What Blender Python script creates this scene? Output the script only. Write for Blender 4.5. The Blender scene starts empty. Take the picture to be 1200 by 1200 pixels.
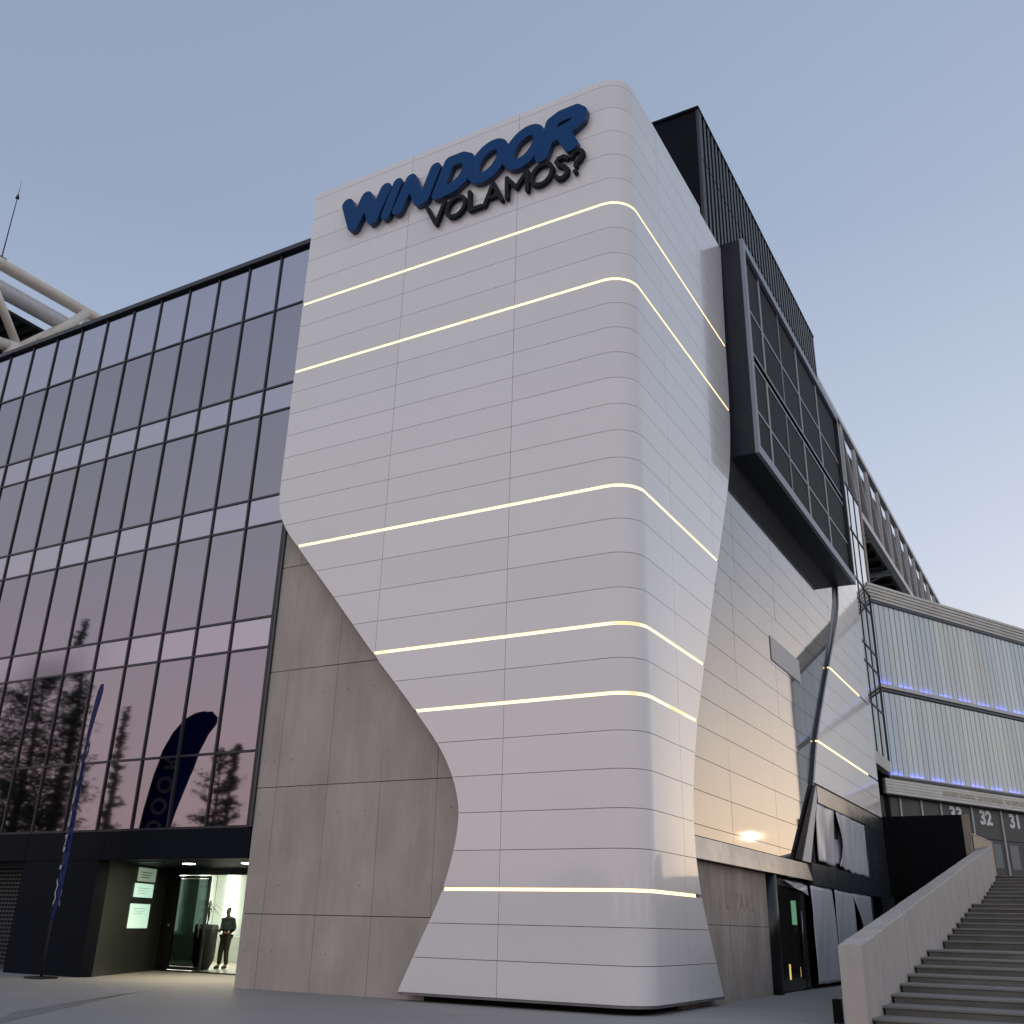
import bpy, bmesh, math, random
import numpy as np
from mathutils import Vector, Matrix
random.seed(7)
S = bpy.context.scene
COL = S.collection

# ------------------------------------------------------------------ camera
cam = bpy.data.cameras.new('camera')
cam_o = bpy.data.objects.new('camera', cam); COL.objects.link(cam_o)
r_ = (0.873625, 0.486043, 0.023268); u_ = (0.167345, -0.345003, 0.923563); f_ = (-0.456919, 0.802954, 0.38274)
cam_o.matrix_world = Matrix(((r_[0], u_[0], -f_[0], 0), (r_[1], u_[1], -f_[1], 0), (r_[2], u_[2], -f_[2], 1.5), (0, 0, 0, 1)))
cam.sensor_width = 36; cam.lens = 36*1170.04/1200
cam.clip_start = 0.1; cam.clip_end = 5000
S.camera = cam_o

# ------------------------------------------------------------------ sky
SUN_EL, SUN_AZ = math.radians(4.7), math.radians(16.3)      # azimuth from +Y towards +X
W = bpy.data.worlds.new('World'); S.world = W; W.use_nodes = True
wn, wl = W.node_tree.nodes, W.node_tree.links; wn.clear()
def WN(t, **k):
    n = wn.new(t)
    for a, b in k.items(): setattr(n, a, b)
    return n
out = WN('ShaderNodeOutputWorld'); bg = WN('ShaderNodeBackground')
sky = WN('ShaderNodeTexSky', sky_type='NISHITA', sun_disc=False, sun_elevation=SUN_EL, sun_rotation=SUN_AZ,
         altitude=100, air_density=1.0, dust_density=1.6, ozone_density=2.0)
SKY_K = 0.15
bg.inputs['Strength'].default_value = SKY_K
# evening haze: a pale veil low in the sky all round, dusky pink (belt of Venus) out of view, brightened and turned to light the tower
tc = WN('ShaderNodeTexCoord'); sep = WN('ShaderNodeSeparateXYZ'); wl.new(tc.outputs['Generated'], sep.inputs[0])
veil = WN('ShaderNodeValToRGB'); wl.new(sep.outputs['Z'], veil.inputs[0])
def ramp(n, stops):
    e = n.color_ramp.elements
    while len(e) > 1: e.remove(e[-1])
    e[0].position, e[0].color = stops[0][0], (*stops[0][1], 1)
    for p, c in stops[1:]:
        x = e.new(p); x.color = (*c, 1)
ramp(veil, [(0.0, (4.8, 4.8, 4.9)), (0.15, (4.35, 4.65, 5.25)), (0.35, (3.3, 3.8, 4.85)), (0.6, (2.3, 2.85, 4.0)), (1.0, (1.95, 2.5, 3.45))])
dot = WN('ShaderNodeVectorMath', operation='DOT_PRODUCT'); wl.new(tc.outputs['Generated'], dot.inputs[0])
dot.inputs[1].default_value = (-.2, .98, 0)
pinkz = WN('ShaderNodeValToRGB'); wl.new(sep.outputs['Z'], pinkz.inputs[0])
ramp(pinkz, [(0.0, (5.4, 4.6, 4.6)), (0.07, (8.6, 5.9, 5.8)), (0.17, (8.4, 6.4, 6.3)), (0.3, (7.0, 6.6, 6.9)), (0.5, (5.7, 6.05, 7.0)), (0.75, (4.0, 4.6, 5.9)), (1.0, (1.95, 2.5, 3.45))])
mr = WN('ShaderNodeMapRange'); wl.new(dot.outputs['Value'], mr.inputs[0])
mr.inputs[1].default_value = 0.35; mr.inputs[2].default_value = -0.6; mr.inputs[3].default_value = 0; mr.inputs[4].default_value = 1
mx = WN('ShaderNodeMix', data_type='RGBA'); wl.new(mr.outputs[0], mx.inputs[0]); wl.new(veil.outputs[0], mx.inputs[6]); wl.new(pinkz.outputs[0], mx.inputs[7])
mix = WN('ShaderNodeMix', data_type='RGBA'); mix.inputs[0].default_value = 0.86
wl.new(sky.outputs[0], mix.inputs[6]); wl.new(mx.outputs[2], mix.inputs[7])
# aureole round the low sun, outside the frame to the right
gd_ = WN('ShaderNodeVectorMath', operation='DOT_PRODUCT'); wl.new(tc.outputs['Generated'], gd_.inputs[0])
gd_.inputs[1].default_value = (math.sin(SUN_AZ)*math.cos(SUN_EL), math.cos(SUN_AZ)*math.cos(SUN_EL), math.sin(SUN_EL))
gmax = WN('ShaderNodeMath', operation='MAXIMUM'); wl.new(gd_.outputs['Value'], gmax.inputs[0]); gmax.inputs[1].default_value = 0
gp = WN('ShaderNodeMath', operation='POWER'); wl.new(gmax.outputs[0], gp.inputs[0]); gp.inputs[1].default_value = 60
gm = WN('ShaderNodeMix', data_type='RGBA', blend_type='ADD'); gm.inputs[0].default_value = 1
gv = WN('ShaderNodeVectorMath', operation='SCALE'); gv.inputs[0].default_value = (4.2, 2.7, 1.5); wl.new(gp.outputs[0], gv.inputs['Scale'])
gp3 = WN('ShaderNodeMath', operation='POWER'); wl.new(gmax.outputs[0], gp3.inputs[0]); gp3.inputs[1].default_value = 2.5
gv3 = WN('ShaderNodeVectorMath', operation='SCALE'); gv3.inputs[0].default_value = (.85, .85, .8); wl.new(gp3.outputs[0], gv3.inputs['Scale'])
gadd = WN('ShaderNodeVectorMath', operation='ADD'); wl.new(gv.outputs[0], gadd.inputs[0]); wl.new(gv3.outputs[0], gadd.inputs[1])
wl.new(mix.outputs[2], gm.inputs[6]); wl.new(gadd.outputs[0], gm.inputs[7])
wl.new(gm.outputs[2], bg.inputs['Color']); wl.new(bg.outputs[0], out.inputs[0])

sun = bpy.data.lights.new('sun', 'SUN'); sun.energy = 0.006; sun.angle = math.radians(0.35); sun.color = (1.0, 0.72, 0.42)
sun_o = bpy.data.objects.new('sun', sun); COL.objects.link(sun_o)
sd = Vector((math.sin(SUN_AZ)*math.cos(SUN_EL), math.cos(SUN_AZ)*math.cos(SUN_EL), math.sin(SUN_EL)))
sun_o.rotation_euler = sd.to_track_quat('Z', 'Y').to_euler()

vs = S.view_settings
vs.view_transform = 'Standard'; vs.look = 'None'; vs.gamma = 1; vs.use_curve_mapping = False; vs.exposure = 0.0
S.cycles.max_bounces = 8; S.cycles.transparent_max_bounces = 8; S.cycles.caustics_reflective = False; S.cycles.caustics_refractive = False

# ------------------------------------------------------------------ materials
def mat(name, color, rough=0.5, metal=0.0, rand=0.0, noise=0.0, nscale=1.0, stretch=(1, 1, 1), bump=0.0, bscale=8.0, bstretch=(1, 1, 1),
        spec=0.5, coat=0.0, emit=None, estr=0.0, ior=None, wave=0.0, stain=None, rnoise=0.0):
    m = bpy.data.materials.new(name); m.use_nodes = True
    n, l = m.node_tree.nodes, m.node_tree.links
    b = n['Principled BSDF']
    b.inputs['Roughness'].default_value = rough; b.inputs['Metallic'].default_value = metal
    b.inputs['Specular IOR Level'].default_value = spec
    if ior: b.inputs['IOR'].default_value = ior
    if coat: b.inputs['Coat Weight'].default_value = coat; b.inputs['Coat Roughness'].default_value = 0.04
    cur = n.new('ShaderNodeRGB'); cur.outputs[0].default_value = (*color, 1); cur = cur.outputs[0]
    geo = n.new('ShaderNodeNewGeometry')
    def nz(scale, st, detail=5, rough_=.55):
        mp = n.new('ShaderNodeMapping'); mp.inputs['Scale'].default_value = st; l.new(geo.outputs['Position'], mp.inputs[0])
        t = n.new('ShaderNodeTexNoise'); t.inputs['Scale'].default_value = scale; t.inputs['Detail'].default_value = detail
        t.inputs['Roughness'].default_value = rough_
        l.new(mp.outputs[0], t.inputs['Vector']); return t.outputs['Fac']
    def mul(fac, lo, hi, src):
        a = n.new('ShaderNodeMapRange'); a.inputs[1].default_value = 0.25; a.inputs[2].default_value = 0.75
        a.inputs[3].default_value = lo; a.inputs[4].default_value = hi; l.new(fac, a.inputs[0])
        v = n.new('ShaderNodeVectorMath'); v.operation = 'SCALE'; l.new(src, v.inputs[0]); l.new(a.outputs[0], v.inputs['Scale'])
        return v.outputs[0]
    if noise: cur = mul(nz(nscale, stretch), 1-noise, 1+noise, cur)
    if stain:
        for sc, st, lo, hi in stain: cur = mul(nz(sc, st, 6, .62), lo, hi, cur)
    if rand:
        oi = n.new('ShaderNodeObjectInfo')
        a = n.new('ShaderNodeMapRange'); a.inputs[3].default_value = 1-rand; a.inputs[4].default_value = 1+rand; l.new(oi.outputs['Random'], a.inputs[0])
        v = n.new('ShaderNodeVectorMath'); v.operation = 'SCALE'; l.new(cur, v.inputs[0]); l.new(a.outputs[0], v.inputs['Scale']); cur = v.outputs[0]
    l.new(cur, b.inputs['Base Color'])
    if rnoise:
        a = n.new('ShaderNodeMapRange'); a.inputs[1].default_value = .3; a.inputs[2].default_value = .7
        a.inputs[3].default_value = max(0, rough-rnoise); a.inputs[4].default_value = rough+rnoise
        l.new(nz(1.3, (1, 1, 1)), a.inputs[0]); l.new(a.outputs[0], b.inputs['Roughness'])
    h = None
    if bump:
        bp = n.new('ShaderNodeBump'); bp.inputs['Strength'].default_value = 1; bp.inputs['Distance'].default_value = bump
        l.new(nz(bscale, bstretch, 6), bp.inputs['Height']); h = bp.outputs[0]
    if wave:
        bp = n.new('ShaderNodeBump'); bp.inputs['Strength'].default_value = 1; bp.inputs['Distance'].default_value = wave
        l.new(nz(0.7, (1, 1, 1), 1), bp.inputs['Height'])
        if h: l.new(h, bp.inputs['Normal'])
        h = bp.outputs[0]
    if h:
        l.new(h, b.inputs['Normal'])
        if coat: l.new(h, b.inputs['Coat Normal'])
    if emit:
        b.inputs['Emission Color'].default_value = (*emit, 1); b.inputs['Emission Strength'].default_value = estr
    return m

M = {}
M['white'] = mat('white_cladding', (.80, .787, .757), .30, rand=.03, noise=.02, nscale=.4, wave=.004, coat=.9, bump=.0002, bscale=30)
M['white_side'] = M['white']
M['joint'] = mat('dark_joint', (.05, .052, .055), .6)
M['grey_panel'] = mat('grey_metal_panel', (.225, .23, .235), .03, metal=.75, rand=.03, noise=.04, nscale=.5, stretch=(1, 1, .25), rnoise=.006)
M['band'] = mat('brushed_band', (.28, .28, .285), .24, metal=.8, rand=.05, noise=.08, nscale=1.2, stretch=(1, 1, .2), rnoise=.06)
M['frame_dark'] = mat('charcoal_frame', (.05, .06, .068), .3, metal=.3, noise=.08, nscale=.8, rnoise=.05)
M['fin'] = mat('dark_return', (.075, .085, .10), .35, metal=.3, rand=.04)
M['charcoal'] = mat('charcoal_panel', (.005, .007, .011), .55, spec=.07, noise=.08, nscale=.6, rand=.03)
M['black'] = mat('black_panel', (.002, .003, .004), .6, spec=.12, noise=.1, nscale=1)
M['dark_void'] = mat('dark_interior', (.008, .008, .009), .9)
M['concrete'] = mat('fair_faced_concrete', (.44, .398, .348), .85, noise=.10, nscale=.9, rand=.035, bump=.004, bscale=14,
    stain=[(1.4, (1, 1, .35), .84, 1.12), (6.0, (1, 1, .08), .94, 1.05), (30, (1, 1, 1), .94, 1.05)])
M['concrete_dirty'] = mat('stained_concrete', (.42, .365, .315), .85, noise=.12, nscale=1.1, bump=.004, bscale=12,
    stain=[(1.2, (1, 1, .25), .62, 1.18), (7.0, (1, 1, .08), .80, 1.10), (24, (1, 1, 1), .92, 1.06)])
M['parapet'] = mat('parapet_concrete', (.50, .465, .42), .88, noise=.07, nscale=1.3, bump=.008, bscale=9,
    stain=[(2.2, (1, 1, .2), .86, 1.08), (9, (1, 1, .12), .93, 1.04), (40, (1, 1, 1), .95, 1.04)])
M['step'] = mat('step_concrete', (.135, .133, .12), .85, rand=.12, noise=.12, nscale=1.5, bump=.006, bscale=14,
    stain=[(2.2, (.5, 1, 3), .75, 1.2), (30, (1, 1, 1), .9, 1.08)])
M['ground'] = mat('plaza_concrete', (.30, .285, .27), .75, noise=.06, nscale=.35, bump=.0015, bscale=40,
    stain=[(.22, (1, 1, 1), .88, 1.08), (2.5, (1, 1, 1), .95, 1.04), (60, (1, 1, 1), .93, 1.06)])
M['glass'] = mat('tinted_glass', (.245, .236, .272), .03, metal=1.0, rand=.06, wave=.002)
M['spandrel'] = mat('spandrel_glass', (.35, .34, .39), .14, metal=1.0, rand=.04, wave=.001)
M['toprow'] = mat('parapet_glass', (.33, .335, .39), .10, metal=1.0, rand=.03, wave=.001)
M['mullion'] = mat('black_mullion', (.012, .014, .02), .38)
M['led'] = mat('warm_led', (.9, .8, .6), .4, emit=(1.0, .76, .36), estr=1.75, rand=0)
M['led_amber'] = mat('amber_led', (.9, .7, .5), .4, emit=(1.0, .55, .25), estr=1.1)
M['sign_blue'] = mat('blue_sign_face', (.004, .058, .19), .55, spec=.15, noise=.03, nscale=2)
M['sign_side'] = mat('blue_sign_side', (.010, .03, .095), .4)
M['sign_black'] = mat('black_sign', (.010, .011, .014), .6, spec=.2)
M['rib'] = mat('rib_cladding', (.030, .031, .032), .4, metal=.3, rand=.05)
M['screen'] = mat('dark_mesh_panel', (.026, .030, .033), .75, spec=.2, rand=.08)
M['screen_frame'] = mat('grey_blue_frame', (.30, .325, .38), .5)
M['screen_bar'] = mat('grey_bar', (.32, .33, .35), .5)
M['steel'] = mat('painted_steel', (.58, .585, .57), .45, noise=.05, nscale=2)
M['steel_cream'] = mat('cream_steel_tube', (.70, .67, .58), .42, noise=.05, nscale=1.5, rand=.03)
M['steel_grey'] = mat('grey_steel_tube', (.58, .61, .63), .40, noise=.05, nscale=1.5)
M['deck'] = mat('dark_roof_deck', (.02, .021, .022), .6)
M['cornice'] = mat('ribbed_cornice', (.70, .70, .61), .7, noise=.1, nscale=1, rand=.05)
M['tan'] = mat('tan_column', (.30, .255, .20), .7, noise=.1, nscale=2, stain=[(4, (1, 1, .2), .85, 1.1)])
M['gate'] = mat('gate_panel', (.055, .056, .05), .45, rand=.07, noise=.1, nscale=.9)
M['gate_light'] = mat('gate_window', (.13, .14, .15), .25, rand=.05)
M['white_paint'] = mat('white_lettering', (.75, .75, .74), .5)
M['gold_text'] = mat('cream_lettering', (.62, .56, .44), .5)
M['blue_led'] = mat('blue_led', (.1, .1, .5), .4, emit=(.10, .12, 1.0), estr=26.0)
M['sheet'] = mat('white_cover_sheet', (.60, .61, .635), .30, rand=.03, noise=.05, nscale=.8, bump=.006, bscale=1.6, bstretch=(1, 1, .5))
M['flag_blue'] = mat('blue_flag_fabric', (.018, .036, .19), .7)
M['flag_dark'] = mat('navy_flag_fabric', (.02, .026, .05), .7)
M['flag_white'] = mat('white_print', (.7, .7, .72), .7)
M['pole'] = mat('black_pole', (.015, .015, .018), .4)
M['pot'] = mat('black_planter', (.014, .014, .015), .45)
M['leaf_dark'] = mat('dark_leaf', (.035, .055, .025), .6, rand=.2)
M['bark'] = mat('bark', (.07, .055, .042), .9, bump=.02, bscale=12)
M['skin'] = mat('skin', (.25, .14, .10), .6)
M['jacket'] = mat('dark_jacket', (.008, .006, .007), .9, spec=.1, bump=.01, bscale=18)
M['trousers'] = mat('olive_trousers', (.045, .036, .022), .85, bump=.008, bscale=18)
M['hair'] = mat('dark_hair', (.012, .01, .009), .7)
M['shoe'] = mat('dark_shoe', (.02, .018, .016), .6)
M['lobby_wall'] = mat('lobby_wall', (.62, .66, .62), .5, rand=.03)
M['lobby_floor'] = mat('lobby_floor', (.50, .45, .36), .4)
M['tube'] = mat('lobby_light', (.9, .9, .8), .4, emit=(1.0, .98, .88), estr=8.0)
M['poster'] = mat('lit_poster', (.7, .8, .75), .4, emit=(.55, .95, .78), estr=.62)
M['poster_dim'] = mat('dim_poster', (.4, .5, .45), .4, emit=(.5, .7, .52), estr=.25)
M['downlight'] = mat('downlight', (.9, .9, .85), .4, emit=(.85, 1.0, .85), estr=25.0)
M['olive_wall'] = mat('dark_lacquered_wall', (.028, .032, .028), .32)
M['perf'] = mat('perforated_panel', (.035, .042, .045), .5)
M['door_frame'] = mat('door_frame', (.010, .011, .013), .3)
M['green_lamp'] = mat('green_lamp', (.5, .8, .6), .4, emit=(.5, .95, .62), estr=.9)
M['amber_lamp'] = mat('amber_lamp', (.8, .6, .3), .4, emit=(1.0, .6, .2), estr=3.0)
M['white_equipment'] = mat('white_equipment', (.6, .62, .62), .5)
M['wood'] = mat('far_foliage', (.045, .055, .03), .8, noise=.4, nscale=.25)
M['foliage'] = mat('conifer_foliage', (.06, .08, .05), .75, noise=.35, nscale=.8)
# clear glass: see-through with reflection
def clear_glass(name, tint):
    m = bpy.data.materials.new(name); m.use_nodes = True
    n, l = m.node_tree.nodes, m.node_tree.links; n.remove(n['Principled BSDF'])
    o = n['Material Output']; t = n.new('ShaderNodeBsdfTransparent'); t.inputs[0].default_value = (*tint, 1)
    g = n.new('ShaderNodeBsdfGlossy'); g.inputs['Roughness'].default_value = .02; g.inputs[0].default_value = (.9, .9, .9, 1)
    f0 = n.new('ShaderNodeFresnel'); f0.inputs[0].default_value = 1.33; gg = n.new('ShaderNodeNewGeometry'); iv = n.new('ShaderNodeMath'); iv.operation = 'SUBTRACT'; iv.inputs[0].default_value = 1; l.new(gg.outputs['Backfacing'], iv.inputs[1]); f = n.new('ShaderNodeMath'); f.operation = 'MULTIPLY'; l.new(f0.outputs[0], f.inputs[0]); l.new(iv.outputs[0], f.inputs[1])
    x = n.new('ShaderNodeMixShader'); l.new(f.outputs[0], x.inputs[0]); l.new(t.outputs[0], x.inputs[1]); l.new(g.outputs[0], x.inputs[2])
    l.new(x.outputs[0], o.inputs[0]); return m
M['link'] = mat('link_glass', (.66, .68, .68), .04, metal=1.0, wave=.0012)
M['ghost'] = mat('faded_paint', (.30, .255, .215), .85, noise=.2, nscale=3)
M['vent'] = mat('vent_backing', (.34, .34, .34), .5)
M['vent_slat'] = mat('vent_slat', (.66, .66, .64), .5)
M['box_charcoal'] = mat('box_charcoal', (.022, .027, .035), .45, spec=.3, rand=.03)
M['carcass'] = mat('joint_grey', (.13, .13, .135), .7)
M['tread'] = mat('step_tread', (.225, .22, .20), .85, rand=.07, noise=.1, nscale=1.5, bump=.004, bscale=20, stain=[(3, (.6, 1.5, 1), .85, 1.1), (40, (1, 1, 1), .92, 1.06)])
M['clear'] = clear_glass('clear_glass', (.90, .93, .91))
M['dim_glass'] = clear_glass('dim_glass', (.55, .62, .6))
M['smoked'] = clear_glass('smoked_glass', (.10, .13, .12))
for k_ in ('flag_blue', 'flag_white'):      # thin fabric lets light through
    m_ = M[k_]; n_, l_ = m_.node_tree.nodes, m_.node_tree.links; b_ = n_['Principled BSDF']; t_ = n_.new('ShaderNodeBsdfTranslucent'); x_ = n_.new('ShaderNodeMixShader')
    t_.inputs[0].default_value = (.05, .09, .42, 1) if k_ == 'flag_blue' else (.7, .7, .75, 1); x_.inputs[0].default_value = .45
    l_.new(b_.outputs[0], x_.inputs[1]); l_.new(t_.outputs[0], x_.inputs[2]); l_.new(x_.outputs[0], n_['Material Output'].inputs[0])
# iridescent channel-glass planks: colour drifts with position along the wall
pl = mat('channel_glass_plank', (.5, .55, .5), .32, rand=.05)
n, l = pl.node_tree.nodes, pl.node_tree.links; b = n['Principled BSDF']
g = n.new('ShaderNodeNewGeometry'); mp = n.new('ShaderNodeMapping'); mp.inputs['Scale'].default_value = (1, 1, .28); l.new(g.outputs['Position'], mp.inputs[0])
t = n.new('ShaderNodeTexNoise'); t.inputs['Scale'].default_value = .22; t.inputs['Detail'].default_value = 2.5; l.new(mp.outputs[0], t.inputs[0])
rr = n.new('ShaderNodeValToRGB'); l.new(t.outputs[0], rr.inputs[0])
ramp(rr, [(.30, (.60, .72, .80)), (.42, (.68, .78, .76)), (.52, (.73, .80, .71)), (.62, (.77, .79, .70)), (.72, (.70, .79, .75))])
oi = n.new('ShaderNodeObjectInfo'); a = n.new('ShaderNodeMapRange'); a.inputs[3].default_value = .9; a.inputs[4].default_value = 1.1; l.new(oi.outputs['Random'], a.inputs[0])
v = n.new('ShaderNodeVectorMath'); v.operation = 'SCALE'; l.new(rr.outputs[0], v.inputs[0]); l.new(a.outputs[0], v.inputs['Scale']); l.new(v.outputs[0], b.inputs['Base Color'])
b.inputs['Coat Weight'].default_value = .4; b.inputs['Coat Roughness'].default_value = .1
M['plank'] = pl

# ------------------------------------------------------------------ helpers
def link(o, parent=None):
    COL.objects.link(o)
    if parent is not None: o.parent = parent
    return o
def tag(o, label, cat, group=None):
    o['label'] = label; o['category'] = cat
    if group: o['group'] = group
    return o
def thing(name, label, cat, loc=(0, 0, 0), group=None):
    o = bpy.data.objects.new(name, None); o.location = loc; o.empty_display_size = .3; link(o)
    return tag(o, label, cat, group)
def wloc(p):
    v = Vector((0, 0, 0))
    while p is not None: v += p.location; p = p.parent
    return v
def mesh(name, verts, faces, m, parent=None, smooth=False):
    """world-space vertices, stored about their own centre so each part has its own origin"""
    V = np.array(verts, float); c = (V.min(0)+V.max(0))/2
    me = bpy.data.meshes.new(name); me.from_pydata([tuple(v) for v in V-c], [], faces)
    ms = m if isinstance(m, (list, tuple)) else [m]
    for x in ms: me.materials.append(M[x])
    if smooth: me.polygons.foreach_set('use_smooth', [True]*len(me.polygons))
    me.update()
    o = bpy.data.objects.new(name, me); link(o, parent); o.location = Vector(c)-wloc(parent)
    return o
CUBE = [(0, 3, 2, 1), (4, 5, 6, 7), (0, 1, 5, 4), (1, 2, 6, 5), (2, 3, 7, 6), (3, 0, 4, 7)]
_bx = {}
def box(name, lo, hi, m, parent=None, bevel=0.0, rot=None):
    """axis aligned box part; equal boxes share one mesh"""
    lo, hi = Vector(lo), Vector(hi); s = hi-lo; c = (lo+hi)/2
    k = (round(s.x, 3), round(s.y, 3), round(s.z, 3), m, round(bevel, 3))
    if k not in _bx:
        bm = bmesh.new(); bmesh.ops.create_cube(bm, size=1); bmesh.ops.scale(bm, vec=s, verts=bm.verts)
        if bevel: bmesh.ops.bevel(bm, geom=bm.edges[:], offset=bevel, segments=2, affect='EDGES', profile=.6)
        me = bpy.data.meshes.new(name); bm.to_mesh(me); bm.free(); me.materials.append(M[m]); _bx[k] = me
    o = bpy.data.objects.new(name, _bx[k]); link(o, parent); o.location = c-wloc(parent)
    if rot: o.rotation_euler = rot
    return o
class MB:
    def __init__(s): s.v = []; s.f = []
    def box(s, lo, hi):
        n = len(s.v); (a, b, c), (d, e, f) = lo, hi
        s.v += [(a, b, c), (d, b, c), (d, e, c), (a, e, c), (a, b, f), (d, b, f), (d, e, f), (a, e, f)]
        s.f += [tuple(n+i for i in q) for q in CUBE]; return s
    def hexa(s, p8):
        n = len(s.v); s.v += [tuple(p) for p in p8]; s.f += [tuple(n+i for i in q) for q in CUBE]; return s
    def quad(s, p4):
        n = len(s.v); s.v += [tuple(p) for p in p4]; s.f.append((n, n+1, n+2, n+3)); return s
    def tube(s, pts, rad, seg=10, cap=True):
        n0 = len(s.v); pts = [Vector(p) for p in pts]; N = len(pts)
        for i, p in enumerate(pts):
            d = (pts[min(i+1, N-1)]-pts[max(i-1, 0)]).normalized()
            a = d.cross(Vector((0, 0, 1)));
            if a.length < .05: a = d.cross(Vector((1, 0, 0)))
            a.normalize(); b2 = d.cross(a); r = rad[i] if isinstance(rad, (list, tuple)) else rad
            for k in range(seg):
                t = 2*math.pi*k/seg; s.v.append(tuple(p+a*math.cos(t)*r+b2*math.sin(t)*r))
        for i in range(N-1):
            for k in range(seg):
                k2 = (k+1) % seg; s.f.append((n0+i*seg+k, n0+i*seg+k2, n0+(i+1)*seg+k2, n0+(i+1)*seg+k))
        if cap: s.f.append(tuple(n0+k for k in range(seg))[::-1]); s.f.append(tuple(n0+(N-1)*seg+k for k in range(seg)))
        return s
    def build(s, name, m, parent=None, smooth=False): return mesh(name, s.v, s.f, m, parent, smooth)
def lin(x, xs, ys): return float(np.interp(x, xs, ys))
def smoothcurve(zs, vs_):
    """Catmull-Rom style interpolant through the measured outline points"""
    zs = np.array(zs, float); v = np.array(vs_, float); m = np.gradient(v, zs)
    def f(z):
        z = min(max(z, zs[0]), zs[-1]); i = int(min(max(np.searchsorted(zs, z)-1, 0), len(zs)-2))
        h = zs[i+1]-zs[i]; t = (z-zs[i])/h
        return float((2*t**3-3*t*t+1)*v[i]+(t**3-2*t*t+t)*h*m[i]+(-2*t**3+3*t*t)*v[i+1]+(t**3-t*t)*h*m[i+1])
    return f

# ------------------------------------------------------------------ ground
FT = 19.10        # tower front plane (y)
FW = 19.46        # curtain wall / concrete wall plane (y)
SX = -7.75        # tower side plane (x)
GX = -7.88        # grey side wall plane (x)
g = MB().quad([(-2500, -2500, 0), (2500, -2500, 0), (2500, 2500, 0), (-2500, 2500, 0)]).build('plaza_ground', 'ground'); g['kind'] = 'structure'

M['shadow_band'] = mat('painted_ground_shadow', (.21, .20, .19), .75, noise=.1, nscale=1.2)
o = MB().quad([(-14.2, 10.2, .004), (-18.3, 16.4, .004), (-19.2, 18.3, .004), (-16.0, 12.0, .004)]).build('painted_shadow', 'shadow_band'); o['kind'] = 'structure'  # soft shadow band across the plaza, painted as a darker quad
# ------------------------------------------------------------------ white tower
ZL = [.17, 1.0, 2.2, 2.9, 3.3, 3.8, 4.4, 4.99, 6.1, 7.55, 9.2, 10.75, 11.4, 11.9, 12.35, 12.8, 14, 23]
XLv = [-13.34, -12.92, -12.33, -12.12, -12.04, -12.02, -12.17, -12.47, -13.36, -14.66, -16.08, -17.44, -17.98, -18.25, -18.35, -18.36, -18.36, -18.36]
ZR = [.17, 1.2, 2.11, 2.9, 3.51, 4.43, 5.73, 7.49, 9.2, 10.84, 12.4, 13.93, 14.6, 15.3, 16.56, 19, 23]
YRv = [23.6, 22.98, 22.46, 22.2, 22.14, 22.2, 22.58, 23.38, 24.22, 25.05, 25.85, 26.58, 26.82, 26.98, 27.14, 27.2, 27.4]
XL, YR = smoothcurve(ZL, XLv), smoothcurve(ZR, YRv)
RC = 0.68
LEDZ = [18.77, 16.42, 10.80, 7.56, 6.05, 2.19]
keys = [22.95, 22.74, 18.77, 16.42, 10.80, 7.56, 6.05, 2.19, .17]; cnt = [1, 5, 3, 8, 4, 2, 5, 3]
rows = []
for i, c in enumerate(cnt):
    for k in range(c): rows.append((keys[i]+(keys[i+1]-keys[i])*(k+1)/c, keys[i]+(keys[i+1]-keys[i])*k/c))
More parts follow.
